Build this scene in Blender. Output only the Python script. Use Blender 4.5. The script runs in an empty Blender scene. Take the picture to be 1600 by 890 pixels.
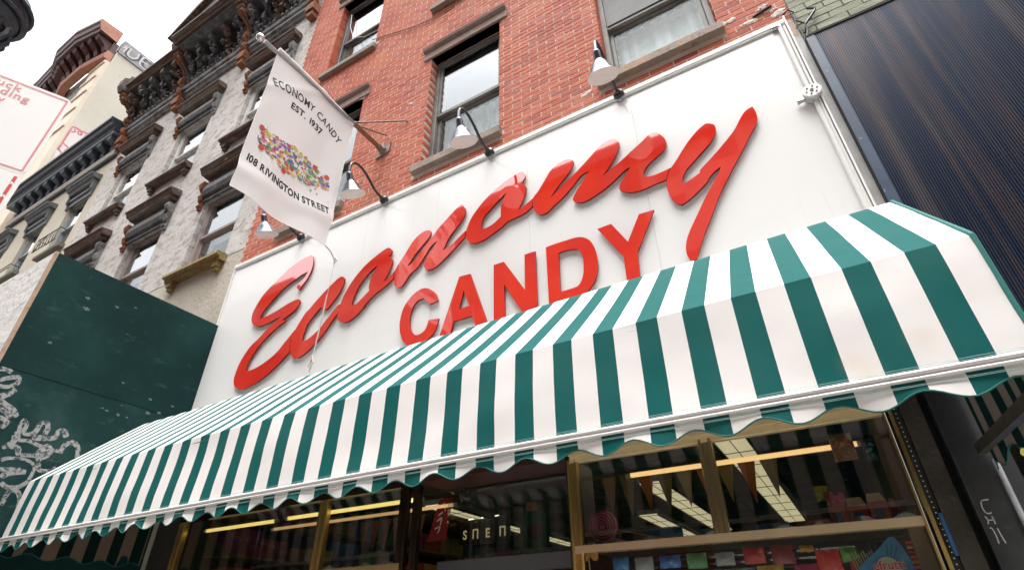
import bpy, bmesh, math, random
from mathutils import Vector, Matrix, noise
R = random.Random(7)
sc = bpy.context.scene
COL = sc.collection

# ------------------------------------------------------------------ camera
CAM = Vector((0.0, -3.0, 1.6))
RX = Vector((0.86470865, 0.50216984, -0.01021824))      # image right, world
RD = Vector((-0.27978252, 0.46467514, -0.8401183))      # image down
RF = Vector((-0.41713391, 0.72931644, 0.54230695))      # view direction
FPX = 852.005
cd = bpy.data.cameras.new('camera')
cam = bpy.data.objects.new('camera', cd)
COL.objects.link(cam)
m3 = Matrix((RX, -RD, -RF)).transposed()
cam.matrix_world = Matrix.Translation(CAM) @ m3.to_4x4()
cd.sensor_width = 36.0
cd.lens = FPX / 1600 * 36.0
cd.clip_start = 0.05
cd.clip_end = 500
sc.camera = cam

# ------------------------------------------------------------------ sky, sun, exposure
W = bpy.data.worlds.new('World')
sc.world = W
W.use_nodes = True
wn = W.node_tree
wn.nodes.clear()
SUN_EL, SUN_AZ = math.radians(76), math.radians(165)
sky = wn.nodes.new('ShaderNodeTexSky')
sky.sky_type = 'NISHITA'
sky.sun_disc = False
sky.sun_elevation = SUN_EL
sky.sun_rotation = SUN_AZ
sky.air_density = 1.0
sky.dust_density = 6.0
sky.ozone_density = 1.0
hs = wn.nodes.new('ShaderNodeHueSaturation')
hs.inputs['Saturation'].default_value = 0.10
hs.inputs['Value'].default_value = 1.0
bgn = wn.nodes.new('ShaderNodeBackground')
bgn.inputs['Strength'].default_value = 0.15
wo = wn.nodes.new('ShaderNodeOutputWorld')
wn.links.new(sky.outputs[0], hs.inputs['Color'])
wn.links.new(hs.outputs[0], bgn.inputs['Color'])
wn.links.new(bgn.outputs[0], wo.inputs[0])
sd = bpy.data.lights.new('sun', 'SUN')
sd.energy = 0.6
sd.angle = math.radians(50)
sd.color = (1.0, 0.965, 0.92)
sun = bpy.data.objects.new('sun', sd)
COL.objects.link(sun)
# sun stands high over the street, in front of the shop
sv = Vector((math.sin(SUN_AZ) * math.cos(SUN_EL), math.cos(SUN_AZ) * math.cos(SUN_EL), math.sin(SUN_EL)))
sun.rotation_euler = sv.to_track_quat('Z', 'Y').to_euler()
sc.view_settings.view_transform = 'Standard'
sc.view_settings.look = 'None'
sc.view_settings.exposure = 1.75
sc.view_settings.gamma = 1.0

# ------------------------------------------------------------------ materials
MATS = {}


def mat(name, col, rough=0.6, metal=0.0, n=None, bump=None, coat=0.0, streak=None, emit=None, spec=0.5):
    """n=(scale, colour2, lo, hi[, (sx,sy,sz)]) mixes a second colour by noise; bump=(scale, strength)"""
    if name in MATS:
        return MATS[name]
    m = bpy.data.materials.new(name)
    m.use_nodes = True
    t = m.node_tree
    L = t.links
    b = t.nodes['Principled BSDF']
    b.inputs['Roughness'].default_value = rough
    b.inputs['Metallic'].default_value = metal
    b.inputs['Coat Weight'].default_value = coat
    b.inputs['Specular IOR Level'].default_value = spec
    geo = t.nodes.new('ShaderNodeNewGeometry')
    c = t.nodes.new('ShaderNodeRGB')
    c.outputs[0].default_value = (*col, 1)
    out = c.outputs[0]
    layers = []
    if n:
        layers += n if isinstance(n, list) else [n]
    for ly in layers:
        sca, c2, lo, hi = ly[:4]
        vec = geo.outputs['Position']
        if len(ly) > 4:
            mp = t.nodes.new('ShaderNodeMapping')
            mp.inputs['Scale'].default_value = ly[4]
            L.new(vec, mp.inputs[0])
            vec = mp.outputs[0]
        tn = t.nodes.new('ShaderNodeTexNoise')
        tn.inputs['Scale'].default_value = sca
        tn.inputs['Detail'].default_value = 6
        tn.inputs['Roughness'].default_value = 0.62
        L.new(vec, tn.inputs['Vector'])
        r = t.nodes.new('ShaderNodeMapRange')
        r.inputs[1].default_value = lo
        r.inputs[2].default_value = hi
        L.new(tn.outputs[0], r.inputs[0])
        mx = t.nodes.new('ShaderNodeMix')
        mx.data_type = 'RGBA'
        L.new(r.outputs[0], mx.inputs[0])
        L.new(out, mx.inputs[6])
        mx.inputs[7].default_value = (*c2, 1)
        out = mx.outputs[2]
    L.new(out, b.inputs['Base Color'])
    if bump:
        tn = t.nodes.new('ShaderNodeTexNoise')
        tn.inputs['Scale'].default_value = bump[0]
        tn.inputs['Detail'].default_value = 8
        L.new(geo.outputs['Position'], tn.inputs['Vector'])
        bp = t.nodes.new('ShaderNodeBump')
        bp.inputs['Strength'].default_value = bump[1]
        bp.inputs['Distance'].default_value = 0.02 if len(bump) < 3 else bump[2]
        L.new(tn.outputs[0], bp.inputs['Height'])
        L.new(bp.outputs[0], b.inputs['Normal'])
    if emit:
        b.inputs['Emission Color'].default_value = (*emit[0], 1)
        b.inputs['Emission Strength'].default_value = emit[1]
    MATS[name] = m
    return m


def stripe_mat(name, axis, x0, period, duty, green, white):
    m = bpy.data.materials.new(name)
    m.use_nodes = True
    t = m.node_tree
    L = t.links
    b = t.nodes['Principled BSDF']
    o = t.nodes['Material Output']
    geo = t.nodes.new('ShaderNodeNewGeometry')
    sx = t.nodes.new('ShaderNodeSeparateXYZ')
    L.new(geo.outputs['Position'], sx.inputs[0])

    def mth(op, a, bb=None, c=None):
        k = t.nodes.new('ShaderNodeMath')
        k.operation = op
        for i, v in enumerate((a, bb, c)):
            if v is None:
                continue
            if isinstance(v, (int, float)):
                k.inputs[i].default_value = v
            else:
                L.new(v, k.inputs[i])
        return k.outputs[0]
    f = mth('FRACT', mth('DIVIDE', mth('SUBTRACT', sx.outputs[axis], x0 - 50 * period), period))
    msk = mth('LESS_THAN', f, duty)
    # weathering
    tn = t.nodes.new('ShaderNodeTexNoise')
    tn.inputs['Scale'].default_value = 3.0
    tn.inputs['Detail'].default_value = 8
    L.new(geo.outputs['Position'], tn.inputs['Vector'])
    mx = t.nodes.new('ShaderNodeMix')
    mx.data_type = 'RGBA'
    L.new(msk, mx.inputs[0])
    mx.inputs[6].default_value = (*white, 1)
    mx.inputs[7].default_value = (*green, 1)
    mr = t.nodes.new('ShaderNodeMapRange')
    mr.inputs[1].default_value = 0.35
    mr.inputs[2].default_value = 0.75
    mr.inputs[3].default_value = 0.0
    mr.inputs[4].default_value = 0.025
    L.new(tn.outputs[0], mr.inputs[0])
    m2 = t.nodes.new('ShaderNodeMix')
    m2.data_type = 'RGBA'
    L.new(mr.outputs[0], m2.inputs[0])
    L.new(mx.outputs[2], m2.inputs[6])
    m2.inputs[7].default_value = (0.55, 0.47, 0.40, 1)
    # two faint yellow stains near the hem
    out = m2.outputs[2]
    for (cx, cz, rr) in ((0.150, 2.32, 0.035), (0.350, 2.36, 0.035), (0.175, 2.28, 0.03)):
        dx = mth('POWER', mth('DIVIDE', mth('SUBTRACT', sx.outputs[0], cx), rr), 2.0)
        dz = mth('POWER', mth('DIVIDE', mth('SUBTRACT', sx.outputs[2], cz), rr), 2.0)
        g = mth('MULTIPLY', mth('POWER', 2.718, mth('MULTIPLY', mth('ADD', dx, dz), -1.0)), mth('MULTIPLY', tn.outputs[0], 0.35))
        m3_ = t.nodes.new('ShaderNodeMix')
        m3_.data_type = 'RGBA'
        L.new(g, m3_.inputs[0])
        L.new(out, m3_.inputs[6])
        m3_.inputs[7].default_value = (0.62, 0.42, 0.18, 1)
        out = m3_.outputs[2]
    # inner face of the cloth: brownish backing with underside shade painted in
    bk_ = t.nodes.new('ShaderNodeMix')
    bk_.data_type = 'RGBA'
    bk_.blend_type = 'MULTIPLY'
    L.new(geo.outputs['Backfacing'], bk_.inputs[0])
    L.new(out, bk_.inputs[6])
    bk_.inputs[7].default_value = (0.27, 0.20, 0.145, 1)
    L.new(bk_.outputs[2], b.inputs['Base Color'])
    b.inputs['Roughness'].default_value = 0.75
    b.inputs['Specular IOR Level'].default_value = 0.12
    tb = t.nodes.new('ShaderNodeTexNoise')
    tb.inputs['Scale'].default_value = 9
    tb.inputs['Detail'].default_value = 3
    L.new(geo.outputs['Position'], tb.inputs['Vector'])
    bp = t.nodes.new('ShaderNodeBump')
    bp.inputs['Strength'].default_value = 0.10
    bp.inputs['Distance'].default_value = 0.02
    L.new(tb.outputs[0], bp.inputs['Height'])
    L.new(bp.outputs[0], b.inputs['Normal'])
    tr = t.nodes.new('ShaderNodeBsdfTranslucent')
    L.new(out, tr.inputs[0])
    ms = t.nodes.new('ShaderNodeMixShader')
    ms.inputs[0].default_value = 0.04
    L.new(b.outputs[0], ms.inputs[1])
    L.new(tr.outputs[0], ms.inputs[2])
    L.new(ms.outputs[0], o.inputs[0])
    MATS[name] = m
    return m


def brick_mat(name, cols, pale, patch):
    """brick colours picked per brick through the 'tone' attribute, with larger patches of another firing"""
    m = bpy.data.materials.new(name)
    m.use_nodes = True
    t = m.node_tree
    L = t.links
    b = t.nodes['Principled BSDF']
    a = t.nodes.new('ShaderNodeAttribute')
    a.attribute_name = 'tone'
    geo = t.nodes.new('ShaderNodeNewGeometry')
    cr = t.nodes.new('ShaderNodeValToRGB')
    e = cr.color_ramp.elements
    e[0].position = 0
    e[0].color = (*cols[0], 1)
    e[1].position = 1
    e[1].color = (*cols[-1], 1)
    for i in range(1, len(cols) - 1):
        k = e.new(i / (len(cols) - 1))
        k.color = (*cols[i], 1)
    L.new(a.outputs['Fac'], cr.inputs[0])
    out = cr.outputs[0]
    for sca, c2, lo, hi, top in ((0.9, patch, 0.56, 0.66, 0.75), (26, pale, 0.52, 0.80, 0.45), (2.2, pale, 0.5, 0.8, 0.22), (60, tuple(x * 0.55 for x in cols[0]), 0.58, 0.75, 0.5)):
        tn = t.nodes.new('ShaderNodeTexNoise')
        tn.inputs['Scale'].default_value = sca
        tn.inputs['Detail'].default_value = 6
        L.new(geo.outputs['Position'], tn.inputs['Vector'])
        r = t.nodes.new('ShaderNodeMapRange')
        r.inputs[1].default_value = lo
        r.inputs[2].default_value = hi
        r.inputs[4].default_value = top
        L.new(tn.outputs[0], r.inputs[0])
        mx = t.nodes.new('ShaderNodeMix')
        mx.data_type = 'RGBA'
        L.new(r.outputs[0], mx.inputs[0])
        L.new(out, mx.inputs[6])
        mx.inputs[7].default_value = (*c2, 1)
        out = mx.outputs[2]
    L.new(out, b.inputs['Base Color'])
    b.inputs['Roughness'].default_value = 0.8
    tn = t.nodes.new('ShaderNodeTexNoise')
    tn.inputs['Scale'].default_value = 70
    tn.inputs['Detail'].default_value = 6
    L.new(geo.outputs['Position'], tn.inputs['Vector'])
    bp = t.nodes.new('ShaderNodeBump')
    bp.inputs['Strength'].default_value = 0.5
    bp.inputs['Distance'].default_value = 0.01
    L.new(tn.outputs[0], bp.inputs['Height'])
    L.new(bp.outputs[0], b.inputs['Normal'])
    MATS[name] = m
    return m


def glass_mat(name, tint, refl=1.0, base=0.04, rough=0.01):
    """thin window glass: fresnel reflection over a tinted clear pane"""
    m = bpy.data.materials.new(name)
    m.use_nodes = True
    t = m.node_tree
    L = t.links
    t.nodes.remove(t.nodes['Principled BSDF'])
    o = t.nodes['Material Output']
    tr = t.nodes.new('ShaderNodeBsdfTransparent')
    tr.inputs[0].default_value = (*tint, 1)
    gl = t.nodes.new('ShaderNodeBsdfGlossy')
    gl.inputs['Roughness'].default_value = rough
    gl.inputs['Color'].default_value = (0.95, 0.97, 1, 1)
    # Schlick reflectance that works on both faces of a thin pane
    ge = t.nodes.new('ShaderNodeNewGeometry')
    dt = t.nodes.new('ShaderNodeVectorMath')
    dt.operation = 'DOT_PRODUCT'
    L.new(ge.outputs['Normal'], dt.inputs[0])
    L.new(ge.outputs['Incoming'], dt.inputs[1])
    ab = t.nodes.new('ShaderNodeMath')
    ab.operation = 'ABSOLUTE'
    L.new(dt.outputs['Value'], ab.inputs[0])
    su = t.nodes.new('ShaderNodeMath')
    su.operation = 'SUBTRACT'
    su.inputs[0].default_value = 1.0
    L.new(ab.outputs[0], su.inputs[1])
    pw = t.nodes.new('ShaderNodeMath')
    pw.operation = 'POWER'
    pw.inputs[1].default_value = 5.0
    L.new(su.outputs[0], pw.inputs[0])
    k0 = t.nodes.new('ShaderNodeMath')
    k0.operation = 'MULTIPLY_ADD'
    k0.inputs[1].default_value = 0.96
    k0.inputs[2].default_value = 0.04
    L.new(pw.outputs[0], k0.inputs[0])
    k = t.nodes.new('ShaderNodeMath')
    k.operation = 'MULTIPLY_ADD'
    k.use_clamp = True
    k.inputs[1].default_value = refl
    k.inputs[2].default_value = base
    L.new(k0.outputs[0], k.inputs[0])
    # slightly wavy panes
    geo = t.nodes.new('ShaderNodeNewGeometry')
    tn = t.nodes.new('ShaderNodeTexNoise')
    tn.inputs['Scale'].default_value = 1.6
    tn.inputs['Detail'].default_value = 1
    L.new(geo.outputs['Position'], tn.inputs['Vector'])
    bp = t.nodes.new('ShaderNodeBump')
    bp.inputs['Strength'].default_value = 0.12
    bp.inputs['Distance'].default_value = 0.03
    L.new(tn.outputs[0], bp.inputs['Height'])
    L.new(bp.outputs[0], gl.inputs['Normal'])
    ms = t.nodes.new('ShaderNodeMixShader')
    L.new(k.outputs[0], ms.inputs[0])
    L.new(tr.outputs[0], ms.inputs[1])
    L.new(gl.outputs[0], ms.inputs[2])
    L.new(ms.outputs[0], o.inputs[0])
    MATS[name] = m
    return m


# ------------------------------------------------------------------ helpers
ORG = {}       # origin of the thing an object belongs to


def link(o, parent=None):
    COL.objects.link(o)
    if parent is not None:
        o.parent = parent
    return o


def thing(name, label, cat, loc=(0, 0, 0), group=None):
    o = bpy.data.objects.new(name, None)
    o.empty_display_size = 0.1
    COL.objects.link(o)
    o.location = loc
    o['label'] = label
    o['category'] = cat
    if group:
        o['group'] = group
    ORG[o.name] = Vector(loc)
    return o


class MB:
    """collects shapes given in world coordinates and links them as one mesh object"""

    def __init__(s):
        s.v = []
        s.f = []
        s.t = []

    def add(s, vs, fs, tone=0.0):
        k = len(s.v)
        s.v += [Vector(v) for v in vs]
        s.f += [tuple(i + k for i in f) for f in fs]
        s.t += [tone] * len(vs)
        return s

    def box(s, x0, x1, y0, y1, z0, z1, tone=0.0):
        v = [(x, y, z) for x in (x0, x1) for y in (y0, y1) for z in (z0, z1)]
        f = [(0, 1, 3, 2), (4, 6, 7, 5), (0, 4, 5, 1), (2, 3, 7, 6), (0, 2, 6, 4), (1, 5, 7, 3)]
        return s.add(v, f, tone)

    def prism_x(s, prof, x0, x1):
        """YZ profile swept along X"""
        n = len(prof)
        v = [(x0, y, z) for y, z in prof] + [(x1, y, z) for y, z in prof]
        f = [(i, (i + 1) % n, (i + 1) % n + n, i + n) for i in range(n)]
        f += [tuple(range(n - 1, -1, -1)), tuple(range(n, 2 * n))]
        return s.add(v, f)

    def prism(s, pts, d):
        n = len(pts)
        d = Vector(d)
        v = [Vector(p) for p in pts]
        v += [p + d for p in v]
        f = [(i, (i + 1) % n, (i + 1) % n + n, i + n) for i in range(n)]
        f += [tuple(range(n - 1, -1, -1)), tuple(range(n, 2 * n))]
        return s.add(v, f)

    def tube(s, path, r, seg=8, cap=True):
        path = [Vector(p) for p in path]
        n = len(path)
        rs = r if isinstance(r, (list, tuple)) else [r] * n
        v = []
        up = None
        for i, p in enumerate(path):
            d = (path[min(i + 1, n - 1)] - path[max(i - 1, 0)]).normalized()
            if up is None:
                up = Vector((0, 0, 1)) if abs(d.z) < 0.9 else Vector((1, 0, 0))
            a = d.cross(up)
            if a.length < 1e-4:
                a = d.orthogonal()
            a.normalize()
            up = a.cross(d).normalized()
            for k in range(seg):
                t = 2 * math.pi * k / seg
                v.append(p + (a * math.cos(t) + up * math.sin(t)) * rs[i])
        f = []
        for i in range(n - 1):
            for k in range(seg):
                f.append((i * seg + k, i * seg + (k + 1) % seg, (i + 1) * seg + (k + 1) % seg, (i + 1) * seg + k))
        if cap:
            f += [tuple(range(seg - 1, -1, -1)), tuple((n - 1) * seg + k for k in range(seg))]
        return s.add(v, f)

    def lathe(s, prof, c=(0, 0, 0), axis='Z', seg=24, mtx=None):
        """prof = (radius, height) pairs"""
        c = Vector(c)
        v = []
        for r, h in prof:
            for k in range(seg):
                t = 2 * math.pi * k / seg
                p = Vector((r * math.cos(t), r * math.sin(t), h))
                if axis == 'Y':
                    p = Vector((p.x, p.z, p.y))
                elif axis == 'X':
                    p = Vector((p.z, p.x, p.y))
                if mtx:
                    p = mtx @ p
                v.append(p + c)
        f = []
        for i in range(len(prof) - 1):
            for k in range(seg):
                f.append((i * seg + k, i * seg + (k + 1) % seg, (i + 1) * seg + (k + 1) % seg, (i + 1) * seg + k))
        if prof[0][0] > 1e-4:
            f.append(tuple(range(seg - 1, -1, -1)))
        if prof[-1][0] > 1e-4:
            f.append(tuple((len(prof) - 1) * seg + k for k in range(seg)))
        return s.add(v, f)

    def blob(s, c, r, seed=0, amp=0.25, sub=2):
        bm = bmesh.new()
        bmesh.ops.create_icosphere(bm, subdivisions=sub, radius=1)
        c = Vector(c)
        rv = Vector(r) if not isinstance(r, (int, float)) else Vector((r, r, r))
        vs = []
        for v in bm.verts:
            k = 1 + amp * noise.noise(v.co * 1.7 + Vector((seed * 3.1, seed, 0)))
            vs.append(c + Vector((v.co.x * rv.x, v.co.y * rv.y, v.co.z * rv.z)) * k)
        fs = [tuple(v.index for v in f.verts) for f in bm.faces]
        bm.free()
        return s.add(vs, fs)

    def build(s, name, m, parent=None, smooth=False, label=None, kind=None, tone=False, fixn=True):
        org = Vector((0, 0, 0))
        if parent is not None:
            org = ORG[parent.name]
        me = bpy.data.meshes.new(name)
        me.from_pydata([v - org for v in s.v], [], s.f)
        if tone:
            at = me.attributes.new('tone', 'FLOAT', 'POINT')
            at.data.foreach_set('value', s.t)
        if fixn:
            bm = bmesh.new()
            bm.from_mesh(me)
            bmesh.ops.recalc_face_normals(bm, faces=bm.faces)
            bm.to_mesh(me)
            bm.free()
        if smooth:
            me.polygons.foreach_set('use_smooth', [True] * len(me.polygons))
            me.set_sharp_from_angle(angle=math.radians(35))
        me.materials.append(m)
        me.update()
        o = bpy.data.objects.new(name, me)
        link(o, parent)
        ORG[o.name] = org
        if label:
            o['label'] = label
        if kind:
            o['kind'] = kind
        return o


def face_out(o, d):
    """turn all faces of a cloth so that the printed side looks along d"""
    me = o.data
    s = sum((p.normal.dot(Vector(d)) * p.area for p in me.polygons))
    if s < 0:
        me.flip_normals()
    return o


def tag(o, label, cat, group=None):
    o['label'] = label
    o['category'] = cat
    if group:
        o['group'] = group
    return o


def bevel(o, w=0.004, seg=2):
    md = o.modifiers.new('bevel', 'BEVEL')
    md.width = w
    md.segments = seg
    md.limit_method = 'ANGLE'
    md.angle_limit = math.radians(40)
    return o


def project(p):
    d = Vector(p) - CAM
    z = d.dot(RF)
    if z <= 0.05:
        return None
    return 800 + FPX * d.dot(RX) / z, 445 + FPX * d.dot(RD) / z, z


def dup(root, loc, label, rotz=None, group=None):
    r = root.copy()
    COL.objects.link(r)
    r.location = loc
    if rotz is not None:
        r.rotation_euler = (0, 0, rotz)
    r['label'] = label
    if group:
        r['group'] = group
    for ch in list(root.children):
        c = ch.copy()
        COL.objects.link(c)
        c.parent = r
        for g in ch.children:
            d = g.copy()
            COL.objects.link(d)
            d.parent = c
    return r


TXT = {}


def text_shape(body, size, bold=0.0, align='LEFT', space=1.0):
    """flat lettering in the XY plane as (verts, faces)"""
    key = (body, size, bold, align, space)
    if key in TXT:
        return TXT[key]
    cu = bpy.data.curves.new('lettering', 'FONT')
    cu.body = body
    cu.size = size
    cu.align_x = align
    cu.offset = bold
    cu.space_character = space
    cu.resolution_u = 3
    o = bpy.data.objects.new('lettering', cu)
    COL.objects.link(o)
    dg = bpy.context.evaluated_depsgraph_get()
    me = bpy.data.meshes.new_from_object(o.evaluated_get(dg))
    vs = [tuple(v.co) for v in me.vertices]
    fs = [tuple(p.vertices) for p in me.polygons]
    bpy.data.objects.remove(o)
    bpy.data.curves.remove(cu)
    bpy.data.meshes.remove(me)
    TXT[key] = (vs, fs)
    return vs, fs


def smooth_loop(pts, n=5):
    """closed loop of (x, z, corner) -> dense points, Catmull-Rom between corners"""
    N = len(pts)
    out = []
    for i in range(N):
        p1, p2 = pts[i], pts[(i + 1) % N]
        p0 = pts[i - 1] if not p1[2] else p1
        p3 = pts[(i + 2) % N] if not p2[2] else p2
        if p1[2] and p2[2]:
            out.append((p1[0], p1[1]))
            continue
        for k in range(n):
            t = k / n
            q = []
            for a in (0, 1):
                q.append(0.5 * (2 * p1[a] + (p2[a] - p0[a]) * t + (2 * p0[a] - 5 * p1[a] + 4 * p2[a] - p3[a]) * t * t
                                + (3 * p1[a] - p0[a] - 3 * p2[a] + p3[a]) * t ** 3))
            out.append(tuple(q))
    return out


def plate(loops, y_front, thick, bev=0.0):
    """XZ outline (with holes) -> solid plate as (verts, faces), built through a filled 2D curve"""
    cu = bpy.data.curves.new('outline', 'CURVE')
    cu.dimensions = '2D'
    cu.fill_mode = 'BOTH'
    cu.extrude = thick / 2
    cu.bevel_depth = bev
    cu.bevel_resolution = 1
    for lp in loops:
        sp = cu.splines.new('POLY')
        sp.points.add(len(lp) - 1)
        for i, (x, z) in enumerate(lp):
            sp.points[i].co = (x, z, 0, 1)
        sp.use_cyclic_u = True
    o = bpy.data.objects.new('outline', cu)
    COL.objects.link(o)
    dg = bpy.context.evaluated_depsgraph_get()
    me = bpy.data.meshes.new_from_object(o.evaluated_get(dg))
    vs = [(v.co.x, y_front + thick / 2 + bev - v.co.z, v.co.y) for v in me.vertices]
    fs = [tuple(p.vertices) for p in me.polygons]
    bpy.data.objects.remove(o)
    bpy.data.curves.remove(cu)
    bpy.data.meshes.remove(me)
    return vs, fs


def ribbon(pts, w, off):
    """flat painted stroke on a plane: pts = 3D points, off = (normal) direction to stand proud of the surface"""
    off = Vector(off)
    nrm = off.normalized()
    P_ = [Vector(p) for p in pts]
    # densify
    D = []
    for i in range(len(P_) - 1):
        p0 = P_[max(i - 1, 0)]
        p1, p2 = P_[i], P_[i + 1]
        p3 = P_[min(i + 2, len(P_) - 1)]
        for k in range(5):
            t = k / 5
            D.append(0.5 * (2 * p1 + (p2 - p0) * t + (2 * p0 - 5 * p1 + 4 * p2 - p3) * t * t + (3 * p1 - p0 - 3 * p2 + p3) * t ** 3))
    D.append(P_[-1])
    v = []
    for i, p in enumerate(D):
        d = (D[min(i + 1, len(D) - 1)] - D[max(i - 1, 0)]).normalized()
        sd_ = d.cross(nrm).normalized()
        ww = w * (0.85 + 0.3 * noise.noise(p * 9)) * (0.6 if i in (0, len(D) - 1) else 1)
        v += [p + sd_ * ww / 2 + off, p - sd_ * ww / 2 + off]
    f = [(2 * i, 2 * i + 1, 2 * i + 3, 2 * i + 2) for i in range(len(D) - 1)]
    return v, f


# ------------------------------------------------------------------ shared materials
brick_red = brick_mat('red brick', [(0.33, 0.055, 0.026), (0.42, 0.076, 0.033), (0.49, 0.094, 0.038), (0.52, 0.115, 0.044), (0.50, 0.14, 0.075), (0.45, 0.080, 0.045)], (0.62, 0.29, 0.20), (0.60, 0.19, 0.050))
brick_green = brick_mat('painted brick', [(0.25, 0.27, 0.20), (0.28, 0.29, 0.215), (0.30, 0.31, 0.23), (0.27, 0.285, 0.21)], (0.38, 0.38, 0.30), (0.30, 0.28, 0.17))
mortar = mat('pink mortar', (0.62, 0.48, 0.41), 0.9, n=[(1.3, (0.64, 0.55, 0.49), 0.45, 0.65), (14, (0.45, 0.30, 0.25), 0.55, 0.75)], bump=(60, 0.5))
mortar_g = mat('green mortar', (0.24, 0.25, 0.18), 0.9, n=(8, (0.13, 0.13, 0.09), 0.55, 0.75), bump=(30, 0.6))
sandstone = mat('brown stone', (0.22, 0.17, 0.14), 0.85, n=[(3, (0.30, 0.24, 0.19), 0.45, 0.65), (22, (0.12, 0.09, 0.07), 0.55, 0.75)], bump=(40, 0.4))
rustysill = mat('rusty sill paint', (0.22, 0.165, 0.125), 0.75, n=[(5, (0.40, 0.19, 0.07), 0.50, 0.68), (25, (0.12, 0.07, 0.045), 0.55, 0.7)], bump=(40, 0.3))
dark_frame = mat('dark window frame', (0.10, 0.10, 0.095), 0.5, n=(6, (0.17, 0.16, 0.145), 0.4, 0.7))
grey_frame = mat('grey window frame', (0.20, 0.195, 0.18), 0.55, n=(6, (0.11, 0.105, 0.10), 0.45, 0.7))
white_frame = mat('white window frame', (0.62, 0.60, 0.57), 0.6, n=(8, (0.42, 0.40, 0.38), 0.5, 0.75))
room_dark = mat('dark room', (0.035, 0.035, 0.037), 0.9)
curtain = mat('pale curtain', (0.46, 0.50, 0.49), 0.9, n=(4, (0.26, 0.30, 0.30), 0.4, 0.65, (3, 1, 1)), bump=(7, 0.5))
shade_grey = mat('grey insect screen', (0.16, 0.165, 0.17), 0.7, n=(3, (0.22, 0.225, 0.23), 0.4, 0.7))
pane_up = glass_mat('upper sash glass', (0.62, 0.66, 0.67), 1.9, 0.05)
pane_lo = glass_mat('lower sash glass', (0.92, 0.95, 0.95), 0.9, 0.0)
shop_glass = glass_mat('shop glass', (0.95, 0.95, 0.92), 3.6, 0.0, 0.0)
sign_white = mat('white enamel panel', (0.79, 0.79, 0.775), 0.22, n=[(0.8, (0.76, 0.76, 0.75), 0.4, 0.7), (3, (0.60, 0.585, 0.555), 0.62, 1.0, (7, 1, 0.5)), (40, (0.55, 0.54, 0.52), 0.70, 0.74)], coat=0.25, bump=(1.2, 0.06))
trim_white = mat('white trim', (0.78, 0.77, 0.74), 0.45, n=(9, (0.60, 0.58, 0.54), 0.6, 0.8))
conduit_mat = mat('painted conduit', (0.70, 0.70, 0.68), 0.4, n=(12, (0.5, 0.49, 0.47), 0.6, 0.8))
letter_red = mat('red acrylic', (0.74, 0.036, 0.016), 0.03, n=(2.5, (0.66, 0.022, 0.014), 0.4, 0.7), spec=1.0, coat=1.0)
letter_red.node_tree.nodes['Principled BSDF'].inputs['Coat IOR'].default_value = 1.8
letter_side = mat('dark red acrylic edge', (0.20, 0.005, 0.010), 0.25)
black_metal = mat('black painted metal', (0.018, 0.019, 0.022), 0.35)
chrome = mat('spun aluminium', (0.13, 0.14, 0.165), 0.28, 0.9, n=(7, (0.08, 0.09, 0.115), 0.45, 0.7))
enamel_in = mat('grey enamel lining', (0.62, 0.57, 0.53), 0.5, n=(9, (0.5, 0.44, 0.40), 0.5, 0.75))
steel = mat('galvanised steel', (0.45, 0.46, 0.47), 0.35, 0.8, n=(14, (0.32, 0.33, 0.34), 0.45, 0.7))
brass = mat('polished brass', (0.80, 0.56, 0.20), 0.24, 0.9, n=(6, (0.45, 0.29, 0.09), 0.45, 0.7, (1, 1, 0.3)))
brass_dark = mat('tarnished bronze', (0.10, 0.065, 0.04), 0.25, 0.9, n=(6, (0.05, 0.03, 0.02), 0.45, 0.7))
FX0, FPER, FDUTY = 0.4015, 0.18655, 0.474
GREEN, WHITE_C = (0.003, 0.096, 0.092), (0.77, 0.745, 0.725)
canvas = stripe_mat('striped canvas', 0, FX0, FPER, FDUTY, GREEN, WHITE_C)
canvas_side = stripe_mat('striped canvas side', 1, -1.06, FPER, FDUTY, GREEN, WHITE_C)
green_binding = mat('green binding', (0.008, 0.13, 0.115), 0.7)
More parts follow.
